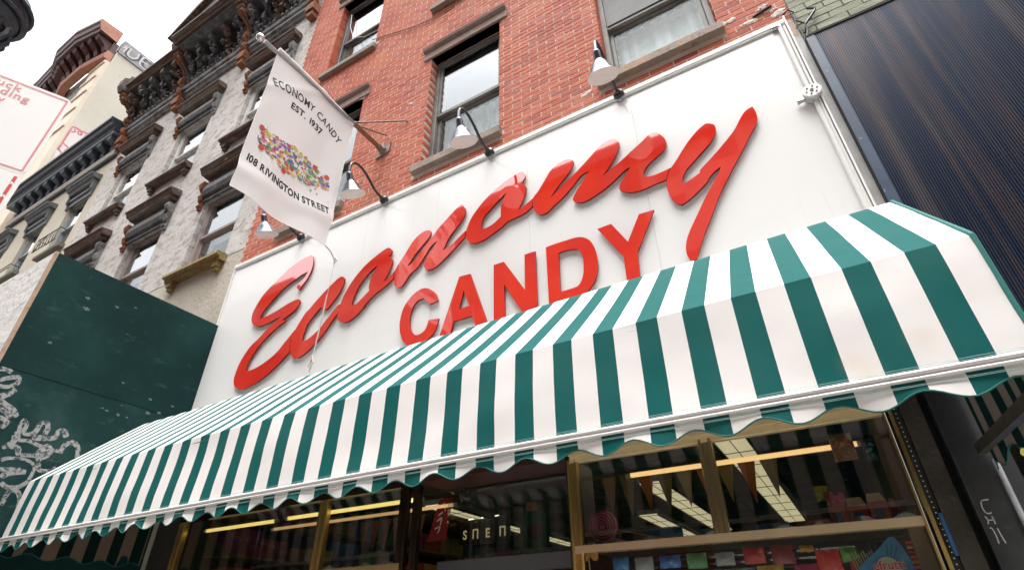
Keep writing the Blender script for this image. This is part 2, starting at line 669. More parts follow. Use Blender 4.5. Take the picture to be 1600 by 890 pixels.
LET = {
 'E': [[(-4.113,4.984,1),(-4.081,4.946,0),(-4.057,4.844,0),(-4.066,4.761,0),(-4.099,4.678,0),(-4.152,4.622,0),(-4.179,4.573,0),(-4.215,4.601,0),(-4.229,4.643,0),(-4.181,4.682,0),(-4.136,4.722,0),(-4.107,4.774,1),(-4.199,4.765,0),(-4.316,4.73,0),(-4.431,4.683,0),(-4.518,4.626,0),(-4.611,4.55,0),(-4.69,4.469,0),(-4.711,4.399,1),(-4.598,4.396,0),(-4.45,4.418,0),(-4.308,4.451,0),(-4.175,4.463,0),(-4.126,4.43,0),(-4.128,4.395,0),(-4.17,4.344,0),(-4.245,4.307,0),(-4.334,4.272,0),(-4.271,4.25,0),(-4.36,4.217,0),(-4.445,4.173,0),(-4.548,4.105,0),(-4.623,4.029,0),(-4.69,3.933,0),(-4.712,3.873,0),(-4.703,3.814,1),(-4.641,3.802,0),(-4.544,3.811,0),(-4.432,3.843,0),(-4.306,3.902,0),(-4.214,3.988,0),(-4.141,4.061,0),(-4.102,4.099,1),(-4.112,4.026,0),(-4.126,3.984,0),(-4.122,3.928,0),(-4.11,3.866,1),(-4.2,3.796,0),(-4.297,3.731,0),(-4.43,3.665,0),(-4.54,3.633,0),(-4.644,3.614,0),(-4.724,3.626,0),(-4.812,3.669,0),(-4.861,3.743,0),(-4.863,3.844,0),(-4.83,3.958,0),(-4.746,4.08,0),(-4.641,4.149,0),(-4.54,4.229,0),(-4.432,4.285,0),(-4.375,4.324,1),(-4.49,4.307,0),(-4.589,4.296,0),(-4.695,4.3,0),(-4.793,4.348,0),(-4.846,4.412,0),(-4.863,4.5,0),(-4.83,4.596,0),(-4.769,4.696,0),(-4.673,4.774,0),(-4.562,4.846,0),(-4.45,4.913,0),(-4.332,4.96,0),(-4.222,4.984,0)]],
 'c': [[(-3.571,4.525,0),(-3.541,4.493,0),(-3.541,4.438,0),(-3.572,4.352,0),(-3.633,4.275,0),(-3.683,4.225,0),(-3.723,4.204,0),(-3.761,4.222,0),(-3.795,4.254,1),(-3.854,4.205,0),(-3.907,4.146,0),(-3.942,4.102,0),(-3.956,4.029,0),(-3.967,3.987,0),(-3.961,3.943,1),(-3.896,3.936,0),(-3.816,3.973,0),(-3.749,4.018,0),(-3.692,4.079,0),(-3.67,4.1,0),(-3.572,4.2,0),(-3.537,4.206,1),(-3.548,4.165,0),(-3.55,4.112,1),(-3.621,4.031,0),(-3.67,3.964,0),(-3.748,3.884,0),(-3.841,3.816,0),(-3.92,3.779,0),(-3.974,3.773,0),(-4.036,3.789,0),(-4.081,3.833,0),(-4.109,3.898,0),(-4.12,3.982,0),(-4.096,4.096,0),(-4.051,4.179,0),(-4.038,4.198,0),(-4.001,4.254,0),(-3.961,4.28,0),(-3.89,4.346,0),(-3.793,4.423,0),(-3.694,4.489,0),(-3.623,4.53,0)]],
 'o': [[(-3.017,4.659,0),(-2.969,4.611,0),(-2.976,4.574,0),(-2.997,4.558,1),(-2.947,4.496,0),(-2.948,4.462,0),(-2.964,4.401,0),(-2.986,4.343,0),(-3.023,4.289,1),(-2.975,4.302,0),(-2.905,4.36,1),(-2.91,4.317,0),(-2.91,4.28,1),(-2.976,4.238,0),(-3.05,4.204,0),(-3.126,4.169,0),(-3.179,4.127,0),(-3.242,4.08,0),(-3.204,4.096,0),(-3.301,4.019,0),(-3.384,3.986,0),(-3.454,3.992,0),(-3.522,4.039,0),(-3.547,4.101,0),(-3.545,4.114,0),(-3.549,4.156,0),(-3.532,4.205,0),(-3.519,4.259,0),(-3.492,4.324,0),(-3.443,4.404,0),(-3.372,4.487,0),(-3.278,4.562,0),(-3.179,4.615,0),(-3.079,4.653,0)], [(-3.129,4.503,1),(-3.187,4.471,0),(-3.252,4.421,0),(-3.323,4.345,0),(-3.361,4.263,0),(-3.379,4.194,0),(-3.378,4.145,1),(-3.328,4.146,0),(-3.262,4.185,0),(-3.187,4.242,1),(-3.198,4.303,0),(-3.184,4.393,0),(-3.152,4.448,0)]],
 'n': [[(-2.903,4.358,1),(-2.869,4.419,0),(-2.801,4.509,0),(-2.734,4.609,0),(-2.67,4.662,0),(-2.604,4.685,0),(-2.544,4.672,0),(-2.524,4.638,0),(-2.538,4.599,0),(-2.577,4.557,0),(-2.674,4.468,0),(-2.758,4.356,1),(-2.689,4.387,0),(-2.614,4.468,0),(-2.542,4.543,0),(-2.503,4.581,0),(-2.447,4.65,0),(-2.358,4.721,0),(-2.268,4.792,0),(-2.2,4.827,1),(-2.164,4.765,0),(-2.156,4.723,0),(-2.17,4.67,0),(-2.221,4.605,0),(-2.282,4.544,0),(-2.332,4.48,0),(-2.36,4.416,0),(-2.376,4.385,1),(-2.318,4.4,0),(-2.248,4.437,0),(-2.147,4.506,1),(-2.15,4.472,0),(-2.151,4.435,1),(-2.227,4.379,0),(-2.313,4.316,0),(-2.398,4.258,0),(-2.459,4.231,0),(-2.523,4.233,0),(-2.559,4.264,0),(-2.568,4.31,0),(-2.554,4.36,0),(-2.521,4.413,0),(-2.479,4.462,0),(-2.443,4.516,1),(-2.491,4.495,0),(-2.534,4.455,0),(-2.576,4.391,0),(-2.642,4.305,0),(-2.721,4.256,0),(-2.79,4.167,0),(-2.843,4.164,0),(-2.883,4.198,0),(-2.897,4.276,0),(-2.901,4.323,0)]],
 'o2': [[(-2.14,4.505,0),(-2.1,4.606,0),(-2.04,4.686,0),(-1.963,4.759,0),(-1.876,4.817,0),(-1.772,4.873,0),(-1.677,4.902,0),(-1.593,4.915,0),(-1.564,4.88,0),(-1.561,4.834,0),(-1.578,4.808,0),(-1.591,4.788,1),(-1.556,4.734,0),(-1.553,4.694,0),(-1.575,4.62,0),(-1.605,4.559,0),(-1.63,4.507,1),(-1.577,4.528,0),(-1.498,4.569,1),(-1.503,4.527,0),(-1.505,4.488,1),(-1.563,4.454,0),(-1.643,4.439,0),(-1.732,4.432,0),(-1.789,4.397,0),(-1.855,4.37,0),(-1.904,4.35,0),(-1.984,4.329,0),(-2.06,4.338,0),(-2.112,4.377,0),(-2.139,4.44,0),(-2.138,4.481,0)], [(-1.738,4.748,1),(-1.806,4.707,0),(-1.883,4.645,0),(-1.951,4.59,0),(-1.981,4.537,0),(-1.986,4.46,1),(-1.939,4.45,0),(-1.872,4.463,0),(-1.797,4.51,1),(-1.797,4.589,0),(-1.781,4.666,0),(-1.759,4.714,0)]],
 'm': [[(-1.491,4.576,0),(-1.444,4.624,0),(-1.386,4.704,0),(-1.327,4.786,0),(-1.252,4.831,0),(-1.18,4.839,0),(-1.13,4.812,0),(-1.119,4.779,0),(-1.146,4.716,0),(-1.193,4.664,0),(-1.267,4.593,0),(-1.342,4.505,1),(-1.27,4.553,0),(-1.179,4.614,0),(-1.089,4.676,0),(-0.988,4.754,0),(-0.897,4.827,0),(-0.827,4.86,0),(-0.77,4.85,0),(-0.738,4.81,0),(-0.736,4.76,0),(-0.765,4.69,0),(-0.823,4.604,0),(-0.897,4.519,1),(-0.829,4.555,0),(-0.745,4.595,0),(-0.659,4.649,0),(-0.575,4.698,0),(-0.499,4.746,0),(-0.442,4.74,1),(-0.403,4.66,0),(-0.394,4.603,0),(-0.413,4.552,0),(-0.46,4.516,0),(-0.524,4.48,0),(-0.575,4.436,0),(-0.596,4.397,0),(-0.589,4.369,0),(-0.566,4.351,0),(-0.509,4.344,0),(-0.402,4.354,1),(-0.431,4.315,0),(-0.452,4.264,1),(-0.529,4.261,0),(-0.617,4.252,0),(-0.696,4.263,0),(-0.759,4.298,0),(-0.787,4.334,0),(-0.771,4.385,0),(-0.725,4.442,0),(-0.679,4.504,1),(-0.735,4.487,0),(-0.803,4.44,0),(-0.878,4.397,0),(-0.969,4.361,0),(-1.059,4.34,0),(-1.123,4.36,0),(-1.153,4.401,0),(-1.123,4.463,0),(-1.058,4.545,0),(-0.998,4.623,1),(-1.069,4.608,0),(-1.16,4.522,0),(-1.25,4.45,0),(-1.319,4.41,0),(-1.373,4.374,0),(-1.427,4.371,0),(-1.471,4.414,0),(-1.494,4.476,0),(-1.499,4.532,0)]],
 'y': [[(-0.4,4.353,0),(-0.355,4.402,0),(-0.308,4.462,0),(-0.246,4.533,0),(-0.18,4.592,0),(-0.132,4.622,0),(-0.1,4.63,0),(-0.059,4.597,0),(-0.053,4.553,0),(-0.069,4.502,0),(-0.107,4.45,0),(-0.178,4.39,0),(-0.248,4.333,0),(-0.311,4.28,0),(-0.342,4.226,0),(-0.348,4.197,0),(-0.345,4.174,1),(-0.289,4.192,0),(-0.23,4.218,0),(-0.219,4.241,0),(-0.15,4.295,0),(-0.082,4.349,0),(-0.012,4.41,0),(0.054,4.474,0),(0.111,4.553,0),(0.157,4.604,0),(0.206,4.619,1),(0.214,4.559,0),(0.207,4.495,0),(0.182,4.441,0),(0.126,4.366,0),(0.06,4.272,0),(-0.009,4.181,0),(-0.065,4.101,0),(-0.11,4.037,0),(-0.166,3.95,0),(-0.224,3.845,0),(-0.278,3.753,0),(-0.327,3.66,0),(-0.375,3.561,1),(-0.408,3.56,0),(-0.425,3.603,0),(-0.423,3.666,0),(-0.4,3.737,0),(-0.362,3.804,0),(-0.298,3.902,0),(-0.233,4.003,0),(-0.17,4.088,0),(-0.12,4.156,0),(-0.091,4.206,1),(-0.133,4.186,0),(-0.176,4.152,0),(-0.203,4.117,0),(-0.281,4.06,0),(-0.341,4.024,0),(-0.391,4.008,1),(-0.425,4.044,0),(-0.447,4.103,0),(-0.457,4.189,0),(-0.451,4.243,0),(-0.434,4.296,0)]],
 'C': [[(-2.384,3.887,1),(-2.421,3.969,0),(-2.489,4.033,0),(-2.554,4.059,0),(-2.626,4.048,0),(-2.694,4.002,0),(-2.75,3.926,0),(-2.77,3.832,0),(-2.769,3.751,0),(-2.744,3.664,0),(-2.704,3.595,0),(-2.646,3.552,0),(-2.57,3.53,0),(-2.487,3.549,0),(-2.423,3.585,0),(-2.386,3.643,0),(-2.367,3.717,1),(-2.47,3.732,1),(-2.486,3.671,0),(-2.521,3.635,0),(-2.581,3.628,0),(-2.628,3.664,0),(-2.658,3.727,0),(-2.668,3.811,0),(-2.654,3.888,0),(-2.615,3.943,0),(-2.553,3.957,0),(-2.501,3.924,0),(-2.47,3.877,1)]],
 'A': [[(-2.187,4.05,1),(-2.081,4.041,1),(-1.913,3.554,1),(-1.891,3.49,1),(-1.995,3.494,1),(-2.054,3.648,1),(-2.218,3.649,1),(-2.247,3.53,1),(-2.364,3.52,1),(-2.35,3.558,1)], [(-2.138,3.9,1),(-2.077,3.745,1),(-2.176,3.742,1)]],
 'N': [[(-1.861,4.047,1),(-1.769,4.045,1),(-1.59,3.729,1),(-1.585,4.044,1),(-1.492,4.042,1),(-1.493,3.562,1),(-1.492,3.526,1),(-1.602,3.521,1),(-1.767,3.836,1),(-1.759,3.527,1),(-1.856,3.519,1)]],
 'D': [[(-1.403,4.044,1),(-1.318,4.045,0),(-1.234,4.042,0),(-1.151,4.037,0),(-1.092,4.011,0),(-1.049,3.961,0),(-1.024,3.883,0),(-1.015,3.783,0),(-1.023,3.706,0),(-1.049,3.63,0),(-1.099,3.57,0),(-1.153,3.545,0),(-1.21,3.544,0),(-1.302,3.541,0),(-1.402,3.541,1)], [(-1.304,3.955,1),(-1.24,3.954,0),(-1.172,3.94,0),(-1.141,3.912,0),(-1.119,3.851,0),(-1.121,3.763,0),(-1.134,3.687,0),(-1.171,3.629,0),(-1.231,3.62,0),(-1.31,3.621,1)]],
 'Y': [[(-0.989,4.048,1),(-0.883,4.05,1),(-0.784,3.854,1),(-0.679,4.05,1),(-0.572,4.043,1),(-0.732,3.744,1),(-0.741,3.56,1),(-0.743,3.514,1),(-0.832,3.51,1),(-0.831,3.564,1),(-0.829,3.744,1)]],
}
# ------------------------------------------------------------------ ground and street
def struct(name, mb, m, **k):
    return mb.build(name, m, None, kind='structure', **k)


asphalt = mat('asphalt', (0.05, 0.05, 0.052), 0.85, n=(2, (0.07, 0.07, 0.07), 0.4, 0.7), bump=(40, 0.3))
concrete = mat('pavement concrete', (0.28, 0.27, 0.255), 0.85, n=(3, (0.20, 0.195, 0.18), 0.4, 0.7), bump=(30, 0.3))
struct('ground', MB().box(-120, 120, -120, 120, -0.5, -0.16), asphalt)
struct('pavement', MB().box(-60, 40, -4.6, 0.0, -0.156, 0.0), concrete)
struct('opposite_pavement', MB().box(-60, 40, -16, -12.5, -0.156, 0.0), concrete)
struct('road', MB().box(-60, 40, -12.5, -4.6, -0.156, -0.13), asphalt)

# buildings across the street (they show only as reflections in the glossy letters and panes)
opp = [(-60, -27.2, 21.3, (0.30, 0.13, 0.09)), (-25.4, -18.3, 20.8, (0.26, 0.22, 0.18)), (-15.6, -4, 21.4, (0.28, 0.11, 0.08)), (-4, 6, 20.8, (0.33, 0.30, 0.26)), (6, 30, 23, (0.26, 0.10, 0.07))]
for i, (x0, x1, h, c) in enumerate(opp):
    b = thing('opposite_building', ['long red brick block', 'tan rendered walk-up', 'dark red brick tenement', 'pale stone fronted house', 'wide brown brick block'][i] + ' across the street behind the camera', 'building', ((x0 + x1) / 2, -16, 0))
    MB().box(x0, x1, -24, -16, 0, h).build('wall', mat('opposite wall %d' % i, c, 0.85, n=(3, tuple(q * 0.7 for q in c), 0.4, 0.7)), b)
    MB().box(x0 - 0.1, x1 + 0.1, -16, -15.6, h - 0.5, h + 0.2).build('cornice', mat('opposite cornice', (0.15, 0.14, 0.13), 0.8), b)
    n = max(1, int((x1 - x0) / 2.2))
    wb = MB()
    for f in range(6):
        for k in range(n):
            cx = x0 + (k + 0.5) * (x1 - x0) / n
            wb.box(cx - 0.5, cx + 0.5, -16.0, -15.97, 3.9 + f * 2.95, 5.7 + f * 2.95)
    wb.build('window', mat('opposite pane', (0.05, 0.055, 0.06), 0.15), b)


pane_pale = glass_mat('pale pane', (0.9, 0.93, 0.93), 0.35, 0.0)
pale_lining = mat('wrinkled white lining', (0.74, 0.78, 0.78), 0.8, n=[(3, (0.56, 0.62, 0.62), 0.42, 0.62, (1.5, 1, 3)), (9, (0.42, 0.48, 0.48), 0.60, 0.75)], bump=(9, 0.8))
# ------------------------------------------------------------------ walls with openings
def wall_boxes(mb, x0, x1, z0, z1, y0, y1, holes):
    """solid wall between y0 and y1 with rectangular openings (x0,x1,z0,z1)"""
    zs = sorted({z0, z1} | {h[2] for h in holes if z0 < h[2] < z1} | {h[3] for h in holes if z0 < h[3] < z1})
    for a, b in zip(zs, zs[1:]):
        zc = (a + b) / 2
        hs_ = sorted([h for h in holes if h[2] < zc < h[3]])
        x = x0
        for h in hs_:
            if h[0] > x:
                mb.box(x, h[0], y0, y1, a, b)
            x = max(x, h[1])
        if x < x1:
            mb.box(x, x1, y0, y1, a, b)
    return mb


def sash(parent, x0, x1, z0, z1, yf, rail, fm, up=None, lo=None, curtain_lo=None, curtain_up=None, sub=0.045, label=None, screen=False):
    """a double-hung window: frame (part) > panes, meeting rail, curtain (sub-parts)"""
    f = MB()
    w = sub
    f.box(x0, x0 + w, yf, yf + 0.09, z0, z1).box(x1 - w, x1, yf, yf + 0.09, z0, z1)
    f.box(x0 + w, x1 - w, yf, yf + 0.09, z1 - w, z1).box(x0 + w, x1 - w, yf, yf + 0.09, z0, z0 + w * 0.8)
    fr = f.build('window', fm, parent, label=label)
    bevel(fr, 0.004, 1)
    a = MB().box(x0 + w + 0.003, x1 - w - 0.003, yf + 0.012, yf + 0.05, rail - 0.005, rail + 0.035)
    a.box(x0 + w + 0.003, x0 + w + 0.035, yf + 0.012, yf + 0.045, rail + 0.037, z1 - w - 0.002)
    a.box(x1 - w - 0.035, x1 - w - 0.003, yf + 0.012, yf + 0.045, rail + 0.037, z1 - w - 0.002)
    a.box(x0 + w + 0.037, x1 - w - 0.037, yf + 0.012, yf + 0.045, z1 - w - 0.034, z1 - w - 0.002)
    a.build('sash_frame', fm, fr)
    a = MB().box(x0 + w + 0.003, x1 - w - 0.003, yf + 0.052, yf + 0.085, rail - 0.04, rail + 0.0)
    a.box(x0 + w + 0.003, x0 + w + 0.035, yf + 0.052, yf + 0.08, z0 + w, rail - 0.042)
    a.box(x1 - w - 0.035, x1 - w - 0.003, yf + 0.052, yf + 0.08, z0 + w, rail - 0.042)
    a.build('sash_frame', fm, fr)
    MB().box(x0 + w + 0.03, x1 - w - 0.03, yf + 0.024, yf + 0.030, rail + 0.03, z1 - w - 0.03).build('pane', up or pane_up, fr)
    MB().box(x0 + w + 0.03, x1 - w - 0.03, yf + 0.062, yf + 0.068, z0 + w * 0.8, rail - 0.036).build('pane', lo or pane_lo, fr)
    if screen:
        MB().box(x0 + w + 0.006, x1 - w - 0.006, yf + 0.002, yf + 0.006, rail + 0.036, z1 - w).build('insect_screen', shade_grey, fr)
    if curtain_lo:
        c = MB()
        n = 26
        v = []
        for i in range(n + 1):
            x = x0 + w + (x1 - x0 - 2 * w) * i / n
            y = yf + 0.15 + 0.012 * math.sin(i * 1.9) + 0.008 * math.sin(i * 0.77)
            v += [(x, y, z0), (x, y + 0.01, rail + 0.02)]
        c.add(v, [(2 * i, 2 * i + 1, 2 * i + 3, 2 * i + 2) for i in range(n)])
        c.build('curtain', curtain_lo, fr, smooth=True, fixn=False)
    if curtain_up and not screen:
        MB().box(x0 + w, x1 - w, yf + 0.20, yf + 0.21, rail, z1).build('roller_blind', curtain_up, fr)
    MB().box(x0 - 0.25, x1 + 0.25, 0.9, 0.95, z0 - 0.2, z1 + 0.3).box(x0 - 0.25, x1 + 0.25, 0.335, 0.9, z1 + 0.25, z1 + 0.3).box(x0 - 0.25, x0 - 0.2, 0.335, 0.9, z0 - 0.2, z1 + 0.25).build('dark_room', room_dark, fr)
    return fr


# ------------------------------------------------------------------ the brick building over the shop
BX0, BX1 = -5.46, 0.648
bld = thing('brick_building', 'red brick building with brown stone lintels above the candy shop sign', 'building', ((BX0 + BX1) / 2, 0, 0))
WX = [(-4.785, -3.85), (-2.77, -1.837), (-0.752, 0.182)]
FLOORS = [(5.64, 7.375), (8.50, 10.24)]
holes = [(a, b, z0, z1) for a, b in WX for z0, z1 in FLOORS]
MB_ = MB()
wall_boxes(MB_, BX0, BX1, 5.30, 14.0, 0.0028, 0.33, [(a - 0.008, b + 0.008, z0, z1) for a, b, z0, z1 in holes])
MB_.box(BX0, BX1, 0.0028, 0.33, 3.60, 5.298)
MB_.build('wall', mortar, bld)
MB().box(BX0, BX1, 0.34, 10.0, 13.9, 14.0).build('roof', room_dark, bld)
# obstacles for the brick courses: openings, lintels, sills
blocks = []
for (a, b) in WX:
    for (z0, z1) in FLOORS:
        blocks.append((a, b, z0, z1))
        blocks.append((a - 0.115, b + 0.10, z1, z1 + 0.195))
        blocks.append((a - 0.085, b + 0.035, z0 - 0.125, z0))
COURSE, PITCH = 0.0594, 0.1975
GAP = 0.0098
bricks = []
zi = 0
while 5.352 + zi * COURSE < 11.6:
    z0 = 5.352 + zi * COURSE
    z1 = z0 + COURSE - GAP
    x = -1.49 + (PITCH / 2 if zi % 2 else 0) - PITCH * 25
    row_blocks = [bb for bb in blocks if bb[2] < z1 - 0.004 and bb[3] > z0 + 0.004]
    while x < BX1:
        a, b = max(x + GAP / 2, BX0), min(x + PITCH - GAP / 2, BX1)
        x += PITCH
        if b - a < 0.02:
            continue
        parts = [(a, b)]
        for bb in row_blocks:
            nxt = []
            for (p, q) in parts:
                if bb[1] + 0.004 <= p or bb[0] - 0.004 >= q:
                    nxt.append((p, q))
                else:
                    if p < bb[0] - 0.02:
                        nxt.append((p, bb[0] - (0 if bb in [] else 0.0)))
                    if q > bb[1] + 0.02:
                        nxt.append((bb[1], q))
            parts = nxt
        for p, q in parts:
            if q - p > 0.018:
                bricks.append((p, q, z0, z1))
    zi += 1


def brick_px(b):
    c = ((b[0] + b[1]) / 2, 0, (b[2] + b[3]) / 2)
    q = project(c)
    if not q or not (-5 < q[0] < 1605 and -5 < q[1] < 895):
        return 0
    return FPX * (b[1] - b[0]) / q[2]


bricks = [(brick_px(b), b) for b in bricks]
bricks.sort(key=lambda t: -t[0])
full = [t for t in bricks if t[0] > 0]
rb = random.Random(3)


def brick_geo(w, h, d, seed):
    r = random.Random(seed)
    # slightly chipped box with the origin at its front bottom left corner
    j = lambda s: r.uniform(-s, s)
    e = 0.0022
    v = []
    for (yy, in_) in ((0.0, e), (e, 0.0), (d, 0.0)):
        for (xx, zz, sx_, sz_) in ((0, 0, 1, 1), (w, 0, -1, 1), (w, h, -1, -1), (0, h, 1, -1)):
            v.append((xx + sx_ * in_ + j(0.0007), yy + (j(0.0004) if yy == 0 else 0), zz + sz_ * in_ + j(0.0008)))
    f = [(3, 2, 1, 0)]
    for k in range(2):
        for i in range(4):
            a, b = k * 4 + i, k * 4 + (i + 1) % 4
            f.append((a, b, b + 4, a + 4))
    return v, f


def brick_piece(parent, name, bl, m, y, meshes, d=0.108):
    p, q, z0, z1 = bl
    w = q - p
    org = ORG[parent.name]
    if abs(w - (PITCH - GAP)) < 1e-4:
        k = rb.randrange(12)
        if k not in meshes:
            me = bpy.data.meshes.new('brick')
            v, f = brick_geo(w, z1 - z0, d, k)
            me.from_pydata(v, [], f)
            at = me.attributes.new('tone', 'FLOAT', 'POINT')
            at.data.foreach_set('value', [(k + 0.5) / 12] * len(v))
            me.materials.append(m)
            meshes[k] = me
        me = meshes[k]
    else:
        me = bpy.data.meshes.new('brick')
        v, f = brick_geo(w, z1 - z0, d, rb.randrange(99))
        me.from_pydata(v, [], f)
        at = me.attributes.new('tone', 'FLOAT', 'POINT')
        at.data.foreach_set('value', [rb.random()] * len(v))
        me.materials.append(m)
    o = bpy.data.objects.new(name, me)
    link(o, parent)
    o.location = Vector((p, y + rb.uniform(-0.0012, 0.0012), z0)) - org
    return o


meshes = {}
for _, b in full[:298]:
    brick_piece(bld, 'brick', b, brick_red, 0.0, meshes)
rest = MB()
for k, (_, b) in enumerate(full[298:] + [t for t in bricks if t[0] == 0]):
    v, f = brick_geo(b[1] - b[0], b[3] - b[2], 0.108, k % 97)
    dy = rb.uniform(-0.0012, 0.0012)
    rest.add([(x + b[0], y + dy, z + b[2]) for x, y, z in v], f, rb.random())
rest.build('brickwork', brick_red, bld, kind='stuff', tone=True, fixn=False)
# mortar smears and chipped spots
sm = MB()
for (x, z, s) in ((-3.03, 6.72, .03), (-0.93, 5.55, .035), (0.25, 5.60, .05), (0.42, 5.50, .045), (0.36, 5.49, .03), (0.60, 5.47, .05), (0.55, 5.52, .03), (-3.83, 8.48, .04), (-3.87, 7.36, .05), (-1.0, 6.1, .016), (0.50, 5.60, .03)):
    for k in range(4):
        sm.blob((x + rb.uniform(-s, s), 0.0, z + rb.uniform(-s, s) * 0.6), (s * rb.uniform(.4, .9), 0.006, s * rb.uniform(.3, .6)), k, 0.6, 2)
sm.build('mortar_smear', mat('spilled mortar', (0.72, 0.62, 0.57), 0.9, bump=(50, 0.5)), bld)

wi = 0
for fi, (z0, z1) in enumerate(FLOORS):
    for ci, (a, b) in enumerate(WX):
        rail = z0 + 0.80 if not (ci == 2 and fi == 0) else z0 + 0.795
        if ci == 2:
            sash(bld, a, b, z0, z1, 0.10, rail, grey_frame, up=pane_lo, lo=pane_pale, curtain_lo=pale_lining, curtain_up=shade_grey, screen=True, sub=0.05, label='grey sash window with a dark upper screen and pale lining behind the lower pane' if fi == 0 else None)
        else:
            sash(bld, a, b, z0, z1, 0.11, rail, dark_frame if ci == 0 else grey_frame, curtain_lo=curtain, curtain_up=None, sub=0.05)
        # sill: sandstone block with a slanted top
        sl = MB().prism_x([(0.11, z0), (-0.055, z0 - 0.03), (-0.06, z0 - 0.125), (0.11, z0 - 0.127)], a - 0.083, b + 0.033)
        s_ = sl.build('sill', rustysill if ci == 2 else sandstone, bld, label='rust stained brown sill' if (ci == 2 and fi == 0) else None)
        bevel(s_, 0.006, 2)
        # lintel: stone face with a small projecting cap moulding
        ln = MB().prism_x([(0.11, z1), (-0.02, z1), (-0.022, z1 + 0.13), (-0.055, z1 + 0.145), (-0.065, z1 + 0.19), (0.0, z1 + 0.193), (0.11, z1 + 0.193)], a - 0.112, b + 0.098)
        l_ = ln.build('lintel', mat('brown lintel', (0.27, 0.185, 0.155), 0.8, n=[(4, (0.20, 0.13, 0.11), 0.45, 0.65), (20, (0.34, 0.27, 0.23), 0.55, 0.8)], bump=(30, 0.3)), bld)
        bevel(l_, 0.004, 1)
        # bricked jamb on the left reveal
        jb = MB()
        k = 0
        z = z0
# a loose wire sagging down the front
wire_m = mat('weathered wire', (0.16, 0.13, 0.12), 0.7)
wp = [(-3.9, -0.012, 8.62), (-3.6, -0.012, 8.50), (-3.2, -0.012, 8.33), (-2.8, -0.012, 8.22), (-2.3, -0.012, 8.28), (-1.8, -0.012, 8.45)]
tag(MB().tube(wp, 0.006, 6).build('wire', wire_m), 'thin dark wire sagging across the bricks between two upper sills', 'wire')
tag(MB().tube([(-4.66, 0.08, 10.0), (-4.60, 0.07, 9.6), (-4.45, 0.06, 9.2), (-4.15, 0.03, 8.95), (-3.86, 0.03, 8.90)], 0.005, 6).build('cord', mat('white cord', (0.7, 0.7, 0.68), 0.6)), 'thin white cord hanging across the upper left brick building window', 'cord')

# ------------------------------------------------------------------ shop sign
sgn = thing('shop_sign', 'white shop sign with red script Economy over block capitals CANDY', 'sign', (-2.45, 0, 3.57))
PX = [-5.487, -4.27, -3.38, -2.487, -1.55, -0.60, 0.588]
for i in range(6):
    p = MB().box(PX[i] + 0.0008, PX[i + 1] - 0.0008, -0.004, 0.006, 3.45, 5.30).build('panel', sign_white, sgn)
# top moulding and edges
MB().prism_x([(0.005, 5.302), (-0.016, 5.302), (-0.022, 5.310), (-0.022, 5.345), (-0.012, 5.350), (-0.012, 5.362), (0.005, 5.366)], -5.49, 0.59).build('top_trim', trim_white, sgn)
MB().box(-5.505, -5.489, -0.02, 0.006, 3.45, 5.366).build('edge_trim', trim_white, sgn)
MB().box(0.5895, 0.600, -0.035, 0.006, 3.45, 5.364).build('edge_trim', trim_white, sgn)
MB().box(0.602, 0.648, -0.008, 0.006, 3.2, 5.12).build('edge_trim', mat('grey metal strip', (0.42, 0.42, 0.41), 0.5, n=(5, (0.28, 0.28, 0.27), 0.4, 0.7)), sgn, label='grey strip beside the shutter')
for key in LET:
    loops = [smooth_loop(l) for l in LET[key]]
    v, f = plate(loops, -0.032, 0.015, 0.0)
    mb = MB().add(v, f)
    o = mb.build('letter', letter_red, sgn)
    me = o.data
    me.materials.append(letter_side)
    for p in me.polygons:
        if abs(p.normal.y) < 0.4:
            p.material_index = 1
    # stand-off pins
    ps = MB()
    for lp in loops[:1]:
        for k in range(3):
            j = (k * len(lp)) // 3
            cx = sum(q[0] for q in lp) / len(lp)
            cz = sum(q[1] for q in lp) / len(lp)

# ------------------------------------------------------------------ conduit and junction box
cnd = thing('conduit', 'white double conduit running along the top and right edge of the sign', 'pipe', (0.55, -0.02, 5.28))
MB().tube([(-5.45, -0.013, 5.289), (0.53, -0.013, 5.289)], 0.0075, 8).build('pipe', conduit_mat, cnd, smooth=True)
MB().tube([(0.547, -0.022, 5.27), (0.547, -0.022, 4.56)], 0.016, 10).build('pipe', conduit_mat, cnd, smooth=True)
MB().tube([(0.575, -0.022, 5.27), (0.575, -0.022, 3.4)], 0.010, 8).build('pipe', conduit_mat, cnd, smooth=True)
MB().tube([(0.553, -0.024, 4.48), (0.556, -0.024, 3.4)], 0.014, 10).build('pipe', conduit_mat, cnd, smooth=True)
MB().tube([(0.53, -0.022, 5.286), (0.543, -0.022, 5.282), (0.547, -0.022, 5.268)], 0.019, 8).tube([(0.50, -0.022, 5.286), (0.53, -0.022, 5.286)], 0.018, 8).build('elbow', steel, cnd, smooth=True)
jbx = thing('junction_box', 'round white junction box with knock-out holes on the sign edge', 'junction box', (0.552, -0.03, 4.52))
MB().lathe([(0.052, 0.0), (0.055, -0.03), (0.050, -0.052), (0.0, -0.054)], (0.552, -0.008, 4.52), 'Y', 28).build('box', mat('grey box paint', (0.56, 0.55, 0.53), 0.5, n=(14, (0.36, 0.34, 0.33), 0.5, 0.7)), jbx, smooth=True)
MB().lathe([(0.056, 0.0), (0.057, -0.006), (0.052, -0.010), (0.0, -0.010)], (0.552, -0.062, 4.52), 'Y', 28).build('cover', trim_white, jbx, smooth=True)
for k in range(6):
    a = k * math.pi / 3 + 0.2
    r = 0.033
    MB().lathe([(0.0055, 0), (0.0055, -0.004), (0, -0.004)], (0.552 + r * math.cos(a), -0.0715, 4.52 + r * math.sin(a)), 'Y', 10).build('screw_hole', black_metal, jbx)
